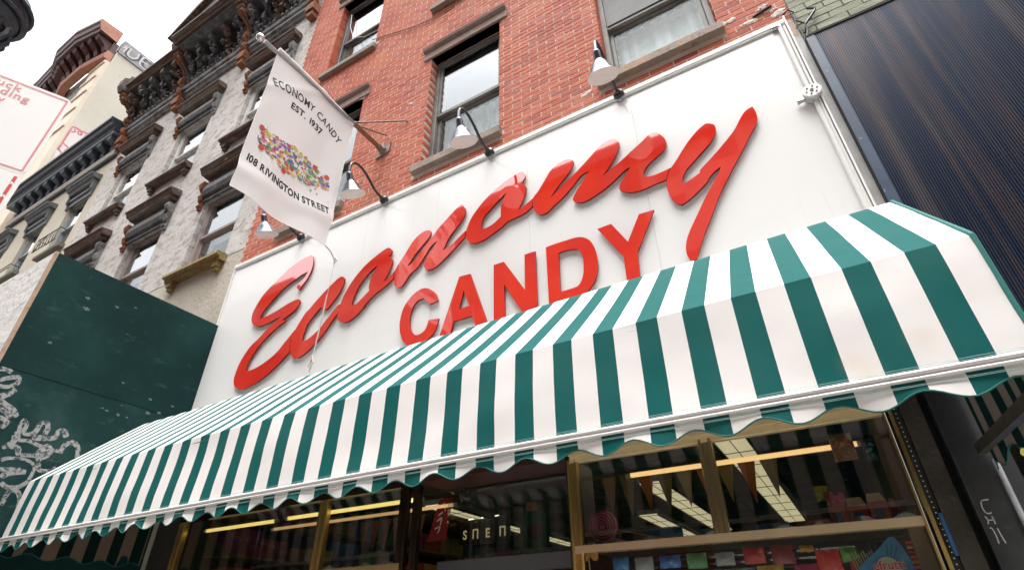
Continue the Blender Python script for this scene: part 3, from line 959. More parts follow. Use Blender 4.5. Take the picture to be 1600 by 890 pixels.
MB().lathe([(0.010, 0), (0.010, -0.006), (0, -0.006)], (0.552, -0.0715, 4.52), 'Y', 12).build('screw_hole', black_metal, jbx)
MB().lathe([(0.014, 0), (0.014, -0.03), (0.018, -0.03), (0.018, -0.045), (0, -0.045)], (0.502, -0.03, 4.50), 'X', 10).lathe([(0.010, 0), (0.010, 0.03), (0, 0.03)], (0.54, -0.03, 4.45), 'Z', 10).build('fitting', steel, jbx)

# ------------------------------------------------------------------ gooseneck lamps
lampx = [(-0.669, 0.04, 'gooseneck lamp below the right brick window, nearest the junction box'), (-1.916, 0.0, 'gooseneck lamp hanging before the middle brick window'),
         (-3.168, 0.0, 'gooseneck lamp just right of the flag'), (-4.359, 0.0, 'gooseneck lamp seen under the lower left edge of the flag')]


def make_lamp(x, label):
    t = thing('gooseneck_lamp', 'silver ' + label, 'lamp', (x, -0.03, 5.30), 'gooseneck lamps along the sign top')
    MB().lathe([(0.036, 0.03), (0.045, 0.026), (0.045, 0.0), (0.042, -0.012), (0.034, -0.018), (0.024, -0.024), (0.018, -0.04), (0, -0.04)], (x, -0.046, 5.312), 'Y', 24).build('base', black_metal, t, smooth=True)
    MB().lathe([(0.034, 0.0), (0.036, -0.030), (0, -0.03)], (x, -0.008, 5.286), 'Y', 8).build('mounting_box', mat('grey lamp box', (0.33, 0.34, 0.36), 0.5), t)
    path = [(-.06, 5.318), (-.11, 5.316), (-.17, 5.332), (-.225, 5.368), (-.275, 5.405), (-.33, 5.437), (-.385, 5.458), (-.44, 5.460), (-.485, 5.440), (-.512, 5.405), (-.522, 5.36)]
    MB().tube([(x, y, z) for y, z in path], 0.0125, 10).build('arm', black_metal, t, smooth=True)
    MB().tube([(x, -.522, 5.375), (x, -.522, 5.27)], 0.015, 12).build('stem', chrome, t, smooth=True)
    # socket, shade, lining and bulb lean in towards the sign
    tm_ = Matrix.Rotation(math.radians(24), 4, 'X')
    pv = (x, -.522, 5.285)
    MB().lathe([(0.018, 0), (0.027, -.010), (0.030, -.022), (0.030, -.070), (0.034, -.074), (0.034, -.100)], pv, 'Z', 24, tm_).build('socket', chrome, t, smooth=True)
    MB().lathe([(0.033, -.085), (0.038, -.096), (0.052, -.110), (0.066, -.135), (0.082, -.168), (0.102, -.200), (0.117, -.218), (0.119, -.222)], pv, 'Z', 40, tm_).build('shade', chrome, t, smooth=True)
    MB().lathe([(0.119, -.2225), (0.114, -.221), (0.098, -.203), (0.078, -.172), (0.062, -.140), (0.048, -.115), (0.03, -.104), (0.0, -.103)], pv, 'Z', 40, tm_).build('shade_lining', enamel_in, t, smooth=True)
    MB().lathe([(0.0, -.190), (0.018, -.184), (0.025, -.165), (0.020, -.140), (0.014, -.115), (0.014, -.104)], pv, 'Z', 16, tm_).build('bulb', mat('frosted bulb', (0.75, 0.72, 0.68), 0.4), t, smooth=True)
    return t


L0 = make_lamp(lampx[0][0], lampx[0][2])
for x, rz, lb in lampx[1:]:
    dup(L0, (x, -0.03, 5.30), 'silver ' + lb)

# ------------------------------------------------------------------ awning
AX0, AX1 = -5.475, 0.582
awn = thing('shop_awning', 'green and white striped awning with scalloped hem over the shop front', 'awning', ((AX0 + AX1) / 2, 0, 2.2))
prof = [(-0.02, 3.47), (-0.21, 3.40), (-0.40, 3.31)]
nS = 12
for i in range(1, nS + 1):
    t_ = i / nS
    sag = 0.030 * 4 * t_ * (1 - t_)
    prof.append((-0.40 - 0.67 * t_ - sag * 0.7, 3.31 - 0.648 * t_ - sag * 0.72))
nx = 150
vs, fs = [], []
for i in range(nx + 1):
    x = AX0 + (AX1 - AX0) * i / nx
    for j, (y, z) in enumerate(prof):
        t_ = j / (len(prof) - 1)
        wv = 0.005 * math.sin(x * 2.1 + 1.0) * math.sin(math.pi * t_) + 0.004 * noise.noise(Vector((x * 1.5, t_ * 3, 0)))
        vs.append((x, y, z + wv * min(1, t_ * 3) * min(1, (1 - t_) * 4)))
m_ = len(prof)
for i in range(nx):
    for j in range(m_ - 1):
        fs.append((i * m_ + j, i * m_ + j + 1, (i + 1) * m_ + j + 1, (i + 1) * m_ + j))
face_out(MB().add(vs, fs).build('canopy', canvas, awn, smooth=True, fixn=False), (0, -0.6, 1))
# front panel
vs, fs = [], []
YF, ZF, YB, ZB = -1.070, 2.662, -1.084, 2.236
nz = 8
for i in range(nx + 1):
    x = AX0 + (AX1 - AX0) * i / nx
    for j in range(nz + 1):
        t_ = j / nz
        by = 0.006 * math.sin(math.pi * t_) * (math.sin(x * 4.3) + noise.noise(Vector((x * 3, t_ * 2, 4)))) + 0.003 * noise.noise(Vector((x * 9, t_ * 4, 1)))
        vs.append((x, YF + (YB - YF) * t_ - (by if j else 0.0), ZF + (ZB - ZF) * t_ + 0.0))
m_ = nz + 1
for i in range(nx):
    for j in range(m_ - 1):
        fs.append((i * m_ + j, i * m_ + j + 1, (i + 1) * m_ + j + 1, (i + 1) * m_ + j))
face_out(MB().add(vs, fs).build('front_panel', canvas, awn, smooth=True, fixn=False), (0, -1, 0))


def scallop(s, period, phase, amp):
    f = ((s - phase) / period) % 1.0
    return amp * math.cos(2 * math.pi * f)


SP, SPH, SA = 0.2215, -0.268, 0.019
vs, fs = [], []
nv = 620
rows = 5
zt = 2.226
for i in range(nv + 1):
    x = AX0 + (AX1 - AX0) * i / nv
    zb = 2.172 - scallop(x, SP, SPH, SA)
    for j in range(rows):
        t_ = j / (rows - 1)
        fl = 0.010 * t_ * noise.noise(Vector((x * 5, 0, 3))) + 0.006 * t_ * math.sin(x * 14)
        vs.append((x, -1.090 + fl, zt + (zb - zt) * t_))
for i in range(nv):
    for j in range(rows - 1):
        fs.append((i * rows + j, i * rows + j + 1, (i + 1) * rows + j + 1, (i + 1) * rows + j))
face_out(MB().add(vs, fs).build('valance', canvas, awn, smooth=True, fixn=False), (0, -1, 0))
edge = [vs[i * rows + rows - 1] for i in range(0, nv + 1, 2)]
MB().tube(edge, 0.0028, 5).build('hem_binding', green_binding, awn, smooth=True)
MB().tube([(AX0, -1.096, 2.247), (AX1 + 0.01, -1.096, 2.247)], 0.008, 8).tube([(AX0, -1.096, 2.229), (AX1 + 0.01, -1.096, 2.229)], 0.006, 8).box(AX0, AX1 + 0.01, -1.094, -1.075, 2.224, 2.252).build('front_bar', mat('white awning rail', (0.74, 0.72, 0.70), 0.35, n=(9, (0.6, 0.57, 0.55), 0.55, 0.75)), awn, smooth=True)
# stitched seam above the rail
st = MB()
for zz in (2.262, 2.268):
    st.tube([(AX0, -1.0868, zz), (AX1, -1.0868, zz)], 0.0006, 4)
for zz in (2.207, 2.211):
    st.tube([(AX0, -1.0955, zz), (AX1, -1.0955, zz)], 0.0009, 4)
st.build('stitching', mat('thread', (0.30, 0.42, 0.40), 0.8), awn)
# side panels, right one with its own short scalloped hem
for sx_, lab in ((AX1, 'right'), (AX0, 'left')):
    pts = [(-0.03, 3.46)] + prof[1:] + [(YB, ZB)]
    sp = []
    n = 40
    vs, fs = [], []
    for i in range(n + 1):
        y = -1.084 + (1.054) * i / n
        # top of the side panel follows the canopy profile
        zz = None
        pr = [(YB, ZB)] + [(YF, ZF)] + list(reversed(prof))
        if y <= YF:
            zz = ZF * (y - YB) / (YF - YB) + ZB * (1 - (y - YB) / (YF - YB))
        else:
            for (ya, za), (yb, zb) in zip(pr[1:], pr[2:]):
                if ya <= y <= yb:
                    zz = za + (zb - za) * (y - ya) / max(1e-6, yb - ya)
                    break
        zz = zz if zz is not None else prof[0][1]
        zb_ = 2.155 - 0.02 * math.cos(2 * math.pi * (y + 1.0) / 0.26)
        for j in range(4):
            t_ = j / 3
            vs.append((sx_ + 0.012 * math.sin(y * 9) * t_, y, max(zz, zb_ + 0.01) * (1 - t_) + zb_ * t_ - 0.001))
    for i in range(n):
        for j in range(3):
            fs.append((i * 4 + j, i * 4 + j + 1, (i + 1) * 4 + j + 1, (i + 1) * 4 + j))
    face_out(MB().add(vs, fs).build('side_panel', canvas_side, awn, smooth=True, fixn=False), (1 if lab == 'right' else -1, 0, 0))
    MB().tube([vs[i * 4 + 3] for i in range(n + 1)], 0.003, 5).build('hem_binding', green_binding, awn, smooth=True)
MB().tube([(AX1 + 0.006, y, z + 0.001) for y, z in prof[2:]] + [(AX1 + 0.006, YB, ZB)], 0.009, 6).build('edge_binding', green_binding, awn, smooth=True)
# galvanised frame
fm_ = mat('awning frame tube', (0.12, 0.115, 0.10), 0.5, 0.5, n=(10, (0.07, 0.06, 0.05), 0.45, 0.7))
MB().tube([(AX0 + 0.02, -1.055, 2.63), (AX1 - 0.02, -1.055, 2.63)], 0.014, 8).build('frame_tube', fm_, awn, smooth=True)
MB().tube([(AX0 + 0.02, -0.40, 3.27), (AX1 - 0.02, -0.40, 3.27)], 0.014, 8).build('frame_tube', fm_, awn, smooth=True)
for x in (0.545, -1.45, -3.4, -5.4):
    MB().box(x - 0.012, x + 0.012, -1.06, -1.03, 2.235, 2.62).build('frame_tube', fm_, awn)
    if x < 0:
        continue
    q0, q1 = Vector((x, -1.05, 2.15)), Vector((x, -0.06, 2.235))
    MB().prism([q0 + Vector((-.014, 0, -.02)), q0 + Vector((.014, 0, -.02)), q0 + Vector((.014, 0, .02)), q0 + Vector((-.014, 0, .02))], q1 - q0).build('arm', fm_, awn)
# ------------------------------------------------------------------ grey painted building with ornate cornice
plaster = mat('peeling white paint', (0.55, 0.53, 0.505), 0.9, n=[(1.1, (0.46, 0.44, 0.41), 0.4, 0.65), (5, (0.33, 0.30, 0.275), 0.50, 0.62, (1, 1, 1.6)), (11, (0.19, 0.155, 0.14), 0.60, 0.64, (1, 1, 2.2)), (30, (0.24, 0.20, 0.185), 0.60, 0.66, (1, 1, 1.8)), (2.3, (0.40, 0.20, 0.155), 0.62, 0.74)], bump=(7, 0.55, 0.02))
plaster_lo = mat('beige base paint', (0.47, 0.43, 0.36), 0.85, n=[(2, (0.40, 0.365, 0.30), 0.4, 0.65), (18, (0.24, 0.21, 0.17), 0.60, 0.72)], bump=(20, 0.5))
rust = mat('rusted tin', (0.075, 0.042, 0.031), 0.7, n=[(6, (0.145, 0.058, 0.026), 0.50, 0.66), (3.5, (0.16, 0.15, 0.14), 0.52, 0.68, (0.5, 1, 6)), (22, (0.30, 0.28, 0.26), 0.60, 0.75, (0.4, 1, 2))], bump=(24, 0.5))
rust_bright = mat('orange rust', (0.26, 0.085, 0.025), 0.8, n=[(9, (0.10, 0.04, 0.03), 0.45, 0.65), (30, (0.33, 0.29, 0.26), 0.62, 0.75)], bump=(26, 0.6))
tin_grey = mat('grey painted tin', (0.22, 0.225, 0.23), 0.65, n=[(6, (0.07, 0.065, 0.06), 0.45, 0.65), (22, (0.20, 0.10, 0.06), 0.60, 0.75)], bump=(20, 0.5))
tin_dark = mat('blackened tin', (0.07, 0.071, 0.074), 0.65, n=[(8, (0.16, 0.165, 0.17), 0.5, 0.68), (20, (0.12, 0.06, 0.04), 0.60, 0.75)], bump=(20, 0.5))
yellow_sill = mat('mossy yellow sill', (0.24, 0.19, 0.06), 0.8, n=[(7, (0.30, 0.12, 0.05), 0.5, 0.62), (20, (0.08, 0.07, 0.03), 0.5, 0.7)], bump=(30, 0.5))
GX0, GX1 = -11.46, -5.462
gb = thing('grey_building', 'grey tenement with peeling paint, rusty window hoods and an ornate bracketed cornice', 'building', ((GX0 + GX1) / 2, 0, 0))
GC = [-6.36, -8.33, -10.30]
GF = [(2.7, 4.1), (5.66, 7.0), (8.25, 9.62)]
gh = [(c - 0.49, c + 0.49, a, b) for c in GC for a, b in GF]
wall_boxes(MB(), GX0, GX1, 5.62, 13.2, 0.0, 0.32, gh).build('wall', plaster, gb)
wall_boxes(MB(), GX0, GX1, 0.0, 5.618, 0.004, 0.32, gh).build('wall', plaster_lo, gb, label='beige painted lower wall')
MB().box(GX0, GX1, 0.33, 12.0, 13.1, 13.2).build('roof', room_dark, gb)
dark_hang = mat('dark lower pane', (0.06, 0.065, 0.07), 0.4)
for fi, (z0, z1) in enumerate(GF):
    if fi == 0:
        continue
    for ci, c in enumerate(GC):
        a, b = c - 0.49, c + 0.49
        fr = sash(gb, a, b, z0, z1 + 0.0, 0.065, z0 + 0.66, white_frame if fi == 2 else mat('pinkish frame', (0.33, 0.27, 0.25), 0.7, n=(8, (0.16, 0.12, 0.11), 0.5, 0.7)), curtain_up=mat('white blind', (0.72, 0.72, 0.70), 0.8), sub=0.06)
        # hood: cap mouldings, frieze, brackets
        hz = z1 + 0.10
        hd = MB()
        hd.prism_x([(-0.012, hz + 0.36), (-0.14, hz + 0.36), (-0.17, hz + 0.43), (-0.19, hz + 0.44), (-0.19, hz + 0.465), (-0.012, hz + 0.50)], a - 0.14, b + 0.14)
        hd.prism_x([(-0.012, hz + 0.30), (-0.11, hz + 0.30), (-0.13, hz + 0.33), (-0.135, hz + 0.358), (-0.012, hz + 0.358)], a - 0.08, b + 0.08)
        h_ = hd.build('hood', rust if not (fi == 2 and ci == 1) else mat('greyed rust', (0.12, 0.085, 0.06), 0.7, n=(8, (0.22, 0.20, 0.18), 0.5, 0.7)), gb)
        bevel(h_, 0.006, 1)
        fz = MB().prism_x([(0.0, hz - 0.14), (-0.035, hz - 0.14), (-0.03, hz - 0.06), (-0.07, hz - 0.055), (-0.095, hz + 0.02), (-0.085, hz + 0.13), (-0.04, hz + 0.16), (-0.045, hz + 0.298), (0.0, hz + 0.298)], a - 0.02, b + 0.02)
        fz.build('frieze', tin_dark, h_)
        for s in (-1, 1):
            bx = (a - 0.065) if s < 0 else (b + 0.065)
            br = MB()
            prb = [(0.0, hz - 0.26), (-0.03, hz - 0.27), (-0.045, hz - 0.2), (-0.03, hz - 0.14), (-0.06, hz - 0.11), (-0.085, hz - 0.03), (-0.06, hz + 0.04), (-0.10, hz + 0.09), (-0.125, hz + 0.16), (-0.11, hz + 0.217), (0.0, hz + 0.217)]
            br.prism_x(prb, bx - 0.042, bx + 0.042)
            br.lathe([(0.03, -0.047), (0.03, 0.047), (0, 0.047)], (bx, -0.075, hz + 0.13), 'X', 12)
            br.lathe([(0.022, -0.046), (0.022, 0.046), (0, 0.046)], (bx, -0.04, hz - 0.2), 'X', 10)
            br.build('bracket', tin_grey if s > 0 else rust_bright, h_)
        ys = (fi == 1 and ci == 0)
        sl = MB()
        sl.prism_x([(0.14, z0), (-0.13, z0 - 0.025), (-0.135, z0 - 0.07), (-0.09, z0 - 0.085), (-0.085, z0 - 0.125), (0.14, z0 - 0.13)], a - 0.075, b + 0.075)
        sl.build('sill', yellow_sill if ys else rust, gb, label='mossy yellow sill' if ys else None)
        for s in (a + 0.02, b - 0.02):
            MB().box(s - 0.05, s + 0.05, -0.075, 0.0, z0 - 0.20, z0 - 0.132).box(s - 0.035, s + 0.035, -0.055, 0.0, z0 - 0.25, z0 - 0.202).build('sill_block', yellow_sill if ys else rust, gb)
# architrave below the cornice
ar = MB()
ar.prism_x([(0.0, 10.80), (-0.05, 10.80), (-0.06, 10.86), (-0.10, 10.87), (-0.10, 10.95), (-0.13, 10.96), (-0.15, 11.02), (0.0, 11.05)], GX0, GX1)
ar.build('architrave', tin_grey, gb)
ar = MB()
ar.prism_x([(0.0, 11.052), (-0.10, 11.052), (-0.12, 11.11), (-0.09, 11.14), (-0.06, 11.15), (0.0, 11.15)], GX0, GX1)
ar.build('moulding', tin_grey, gb)
MB().box(GX0, GX1, -0.03, 0.0, 11.152, 12.0).build('frieze', tin_dark, gb)
CZ = 12.02
cr = MB()
def crown(mb, x0, x1, d, z):
    mb.prism_x([(-d + 0.15, z - 0.10), (-d + 0.10, z - 0.11), (-d + 0.08, z - 0.06), (-d + 0.05, z - 0.045), (-d + 0.04, z - 0.01), (-d, z), (-d, z + 0.05), (-d + 0.15, z + 0.09)], x0, x1)
crown(cr, GX0 - 0.02, -9.36, 0.52, CZ)
crown(cr, -7.34, GX1, 0.52, CZ)
cr.build('crown', rust, gb)
for xa, xb, dd in ((GX0, -9.36, 0.37), (-9.34, -7.36, 0.55), (-7.34, GX1, 0.37)):
    MB().box(xa, xb, -dd, 0.0, CZ - 0.155, CZ + 0.10).build('soffit', tin_dark, gb)
cr = MB()
crown(cr, -9.34, -7.36, 0.70, CZ + 0.02)
cr.build('crown', rust, gb, label='projecting middle part of the cornice')
# pediment over the middle
pd = MB()
pd.prism([(-9.42, -0.60, CZ + 0.17), (-7.28, -0.60, CZ + 0.17), (-7.9, -0.60, CZ + 0.62), (-8.35, -0.60, CZ + 0.86), (-8.8, -0.60, CZ + 0.62)], (0, 0.6, 0))
pd.prism([(-9.56, -0.70, CZ + 0.17), (-9.42, -0.70, CZ + 0.17), (-8.8, -0.70, CZ + 0.64), (-8.35, -0.70, CZ + 0.88), (-8.35, -0.70, CZ + 1.0), (-8.85, -0.70, CZ + 0.76)], (0, 0.7, 0))
pd.prism([(-7.14, -0.70, CZ + 0.17), (-7.28, -0.70, CZ + 0.17), (-7.9, -0.70, CZ + 0.64), (-8.35, -0.70, CZ + 0.881), (-8.35, -0.70, CZ + 1.001), (-7.85, -0.70, CZ + 0.76)], (0, 0.7, 0))
pd.build('pediment', rust, gb)
BRX = [-11.36, -9.36, -7.36, -5.55]
for bx in BRX:
    d = 0.46
    pr_ = [(0.0, 10.98), (-0.05, 10.86), (-0.10, 10.84), (-0.15, 10.90), (-0.15, 11.0), (-0.11, 11.07), (-0.16, 11.12), (-0.19, 11.25), (-0.15, 11.38), (-0.20, 11.50), (-0.30, 11.60), (-d, 11.68), (-d, CZ - 0.16), (0.0, CZ - 0.16)]
    b_ = MB().prism_x(pr_, bx - 0.06, bx + 0.06)
    bo = b_.build('bracket', tin_grey, gb)
    e = MB()
    # rusty rolled front edge and scrolls
    for y, z, r in ((-0.10, 10.90, 0.075), (-0.16, 11.22, 0.065), (-0.36, 11.70, 0.075), (-0.45, 11.80, 0.05)):
        e.lathe([(0.0, -0.082), (r * 0.5, -0.085), (r, -0.075), (r, 0.075), (r * 0.5, 0.085), (0, 0.082)], (bx, y, z), 'X', 14)
    e.tube([(bx + 0.0, y - 0.012, z) for y, z in pr_[3:12]], 0.035, 8)
    e.blob((bx, -0.12, 10.93), (0.10, 0.07, 0.09), 3, 0.7)
    e.build('scroll', rust_bright, bo, smooth=True)
    MB().box(bx - 0.10, bx + 0.10, -0.15, 0.0, 10.60, 10.79).box(bx - 0.075, bx + 0.075, -0.12, 0.0, 10.47, 10.598).build('drop', rust_bright, bo)
    MB().prism_x([(0, CZ - 0.17), (-0.54, CZ - 0.17), (-0.60, CZ - 0.02), (-0.60, CZ + 0.16), (-0.50, CZ + 0.24), (-0.50, CZ + 0.33), (-0.2, CZ + 0.36), (0, CZ + 0.3)], bx - 0.10, bx + 0.10).build('cap', rust, bo)
# carved leaf work between brackets
for k, (xa, xb) in enumerate(zip(BRX, BRX[1:])):
    n = 5
    for i in range(n):
        cx = xa + (xb - xa) * (i + 0.5) / n
        o = MB()
        o.prism_x([(-0.03, 11.18), (-0.08, 11.20), (-0.13, 11.32), (-0.12, 11.45), (-0.22, 11.58), (-0.40, 11.70), (-0.42, 11.80), (-0.03, 11.84)], cx - 0.045, cx + 0.045)
        for j in range(6):
            a = j / 6
            o.blob((cx + R.uniform(-0.10, 0.10), -0.10 - a * 0.24 + R.uniform(-.03, .03), 11.2 + a * 0.56), (R.uniform(.04, .085), R.uniform(.04, .07), R.uniform(.05, .10)), i * 7 + j, 1.1, 2)
        o.lathe([(0.05, -0.055), (0.05, 0.055), (0, 0.055)], (cx, -0.36, 11.74), 'X', 12)
        o.lathe([(0.04, -0.052), (0.04, 0.052), (0, 0.052)], (cx, -0.09, 11.24), 'X', 12)
        for s in (-1, 1):
            o.tube([(cx + s * 0.05, -0.06, 11.25), (cx + s * 0.13, -0.09, 11.32), (cx + s * 0.14, -0.12, 11.42), (cx + s * 0.08, -0.12, 11.47), (cx + s * 0.06, -0.11, 11.40)], 0.022, 6)
        o.build('ornament', tin_dark if (i + k) % 4 else rust, gb, smooth=True)
    e = MB()
    nn = 14
    for i in range(nn):
        cx = xa + 0.1 + (xb - xa - 0.2) * (i + 0.5) / nn
        e.blob((cx, -0.12, 11.175), (0.05, 0.04, 0.035), i, 0.3, 1)
    e.build('bead_row', tin_grey, gb, smooth=True)

# ------------------------------------------------------------------ beige building with navy cornice
cream = mat('cream stucco', (0.52, 0.475, 0.38), 0.85, n=[(1.4, (0.46, 0.42, 0.335), 0.4, 0.65), (20, (0.40, 0.36, 0.29), 0.6, 0.75)], bump=(24, 0.3))
navy = mat('navy painted tin', (0.022, 0.034, 0.052), 0.42, n=(7, (0.045, 0.058, 0.075), 0.45, 0.7), bump=(16, 0.2))
navy_hi = mat('blue grey moulding', (0.10, 0.13, 0.155), 0.45, n=(8, (0.05, 0.07, 0.09), 0.5, 0.7))
hood_grey = mat('grey green hood', (0.13, 0.145, 0.145), 0.55, n=(9, (0.07, 0.08, 0.085), 0.45, 0.7))
CX0, CX1 = -16.65, -11.47
cb = thing('beige_building', 'beige building with a navy cornice, beyond the grey one', 'building', ((CX0 + CX1) / 2, 0, 0))
CC = [-12.22, -14.05, -15.88]
CF = [(5.2, 6.6), (8.12, 9.48)]
wall_boxes(MB(), CX0, CX1, 0.0, 11.2, 0.005, 0.30, [(c - 0.42, c + 0.42, a, b) for c in CC for a, b in CF]).build('wall', cream, cb)
MB().box(CX0, CX1, 0.31, 12.0, 11.1, 11.2).build('roof', room_dark, cb)
for fi, (z0, z1) in enumerate(CF):
    for ci, c in enumerate(CC):
        a, b = c - 0.42, c + 0.42
        sash(cb, a, b, z0, z1, 0.06, z0 + 0.68, mat('blue grey frame', (0.30, 0.32, 0.34), 0.5), curtain_lo=None, sub=0.05)
        hz = z1 + 0.04
        h_ = MB().prism_x([(0, hz + 0.27), (-0.14, hz + 0.27), (-0.17, hz + 0.33), (-0.19, hz + 0.345), (-0.19, hz + 0.37), (0, hz + 0.41)], a - 0.12, b + 0.12)
        h_.prism_x([(0, hz + 0.18), (-0.09, hz + 0.18), (-0.12, hz + 0.268), (0, hz + 0.268)], a - 0.07, b + 0.07)
        h_ = h_.build('hood', hood_grey, cb)
        MB().prism_x([(0, hz - 0.12), (-0.02, hz - 0.12), (-0.03, hz), (-0.06, hz + 0.01), (-0.06, hz + 0.06), (-0.03, hz + 0.178), (0, hz + 0.178)], a, b).build('frieze', navy, h_)
        for s in (a - 0.05, b + 0.05):
            MB().prism_x([(0, hz - 0.16), (-0.04, hz - 0.15), (-0.04, hz - 0.05), (-0.08, hz + 0.02), (-0.085, hz + 0.178), (0, hz + 0.178)], s - 0.032, s + 0.032).build('bracket', hood_grey, h_)
        MB().prism_x([(0.12, z0), (-0.10, z0 - 0.02), (-0.10, z0 - 0.09), (0.12, z0 - 0.10)], a - 0.09, b + 0.09).build('sill', mat('olive sill', (0.16, 0.15, 0.11), 0.7), cb)
        if fi == 1 and ci in (0, 1):
            g = MB()
            zr = z0 + 0.32 if ci == 0 else z0 + 0.10
            g.tube([(a - 0.02, -0.02, zr), (a - 0.02, -0.17, zr), (b + 0.02, -0.17, zr), (b + 0.02, -0.02, zr)], 0.010, 6)
            g.tube([(a - 0.02, -0.17, z0 + 0.02), (b + 0.02, -0.17, z0 + 0.02)], 0.010, 6)
            if ci == 0:
                for k in range(8):
                    x = a + (b - a) * k / 7
                    g.tube([(x, -0.17, z0 + 0.02), (x + 0.03, -0.19, (z0 + zr) / 2), (x, -0.17, zr)], 0.006, 5)
                g.tube([(a, -0.17, z0 + 0.03), ((a + b) / 2, -0.19, zr - 0.02), (b, -0.17, z0 + 0.03)], 0.007, 5)
            g.build('guard_rail', black_metal, cb)
cn = MB()
cn.prism_x([(0, 10.95), (-0.28, 10.95), (-0.30, 11.02), (-0.35, 11.04), (-0.38, 11.12), (-0.42, 11.15), (-0.42, 11.22), (0, 11.28)], CX0 + 0.3, CX1 + 0.02)
cn.build('crown', navy, cb)
MB().prism_x([(0, 10.87), (-0.25, 10.87), (-0.27, 10.948), (0, 10.948)], CX0 + 0.3, CX1).build('moulding', navy_hi, cb)
MB().prism_x([(0, 10.52), (-0.05, 10.52), (-0.05, 10.868), (0, 10.868)], CX0 + 0.3, CX1).build('frieze', navy, cb)
MB().prism_x([(0, 10.40), (-0.07, 10.40), (-0.09, 10.518), (0, 10.518)], CX0 + 0.25, CX1).build('moulding', mat('pale band', (0.42, 0.40, 0.36), 0.8), cb)
MB().prism_x([(0, 10.36), (-0.045, 10.36), (-0.045, 10.398), (0, 10.398)], CX0 + 0.25, CX1).build('moulding', navy, cb)
for k in range(13):
    x = CX1 - 0.16 - k * 0.392
    if x < CX0 + 0.35:
        break
    m_o = MB().prism_x([(-0.051, 10.56), (-0.085, 10.55), (-0.11, 10.60), (-0.10, 10.68), (-0.14, 10.72), (-0.225, 10.76), (-0.235, 10.868), (-0.051, 10.868)], x - 0.075, x + 0.075)
    m_o.lathe([(0.05, -0.08), (0.05, 0.08), (0, 0.08)], (x, -0.19, 10.80), 'X', 12)
    m_o.build('modillion', navy_hi if k % 1 else mat('navy block', (0.055, 0.075, 0.095), 0.35, n=(8, (0.09, 0.115, 0.14), 0.5, 0.7)), cb)

# ------------------------------------------------------------------ far cream building with maroon cornice
fb = thing('cream_corner_building', 'tall cream building with a maroon cornice and a graffiti covered parapet', 'building', (-20, 3, 0))
pale_wall = mat('pale side wall', (0.62, 0.585, 0.50), 0.9, n=[(0.6, (0.56, 0.52, 0.43), 0.4, 0.65), (6, (0.50, 0.45, 0.37), 0.62, 0.8)], bump=(8, 0.2))
pale_quoin = mat('cream front wall', (0.72, 0.62, 0.49), 0.85, n=[(2, (0.66, 0.57, 0.46), 0.45, 0.65), (9, (0.45, 0.36, 0.28), 0.64, 0.74)], bump=(12, 0.4))
maroon = mat('maroon tin', (0.060, 0.020, 0.018), 0.55, n=[(2.5, (0.10, 0.036, 0.028), 0.45, 0.65), (10, (0.028, 0.012, 0.012), 0.5, 0.7)], bump=(8, 0.3))
salmon = mat('salmon tin end', (0.42, 0.17, 0.10), 0.6, n=(4, (0.32, 0.12, 0.075), 0.45, 0.7))
MB().box(-30, -16.70, 0.02, 9, 0, 18.0).build('wall', pale_wall, fb)
MB().box(-17.6, -16.699, -0.10, 0.019, 0, 17.44).build('pier', pale_quoin, fb)
MB().box(-30, -16.7, 0.02, 9, 18.002, 18.1).build('roof', room_dark, fb)
MB().box(-16.95, -16.66, 0.05, 5.0, 18.002, 18.64).build('parapet', mat('weathered parapet', (0.36, 0.35, 0.34), 0.9, n=[(5, (0.24, 0.235, 0.24), 0.4, 0.65)], bump=(20, 0.4)), fb)
# projecting stone ledges on the front corner
for z in (17.3, 16.6, 15.9, 15.1, 14.3):
    MB().box(-17.62, -16.68, -0.14, -0.098, z, z + 0.10).build('ledge', pale_quoin, fb)
MB().box(-18.85, -18.05, -0.02, 0.019, 15.6, 17.45).build('window', mat('far pane', (0.30, 0.36, 0.36), 0.15, n=(3, (0.5, 0.55, 0.54), 0.4, 0.6)), fb)
# graffiti on the parapet
g_w = mat('white spray paint', (0.60, 0.57, 0.56), 0.9, n=(12, (0.36, 0.36, 0.37), 0.58, 0.8))
def strokes(mb, lst, w, fn, off):
    for s in lst:
        v, f = ribbon([fn(*p) for p in s], w, off)
        mb.add(v, f)
gm = MB()
strokes(gm, [[(0.30, 18.5), (0.28, 18.2), (0.42, 18.15), (0.55, 18.3), (0.55, 18.55)], [(0.95, 18.55), (0.72, 18.55), (0.70, 18.15), (0.95, 18.12)], [(0.70, 18.34), (0.90, 18.36)], [(1.15, 18.12), (1.12, 18.5), (1.4, 18.3), (1.42, 18.56)], [(0.1, 18.3), (0.2, 18.55), (0.15, 18.12)]], 0.06, lambda y, z: (-16.66, y, z), (0.004, 0, 0))
gm.build('graffiti', g_w, fb)
gm = MB()
dk = mat('dark spray paint', (0.10, 0.10, 0.12), 0.9)
strokes(gm, [[(0.22, 18.45), (0.24, 18.15), (0.45, 18.10), (0.62, 18.3), (0.62, 18.55)], [(1.0, 18.48), (0.80, 18.5), (0.78, 18.2), (1.0, 18.16)], [(1.22, 18.12), (1.20, 18.4), (1.45, 18.25)]], 0.09, lambda y, z: (-16.66, y, z), (0.002, 0, 0))
gm.build('graffiti', dk, fb)
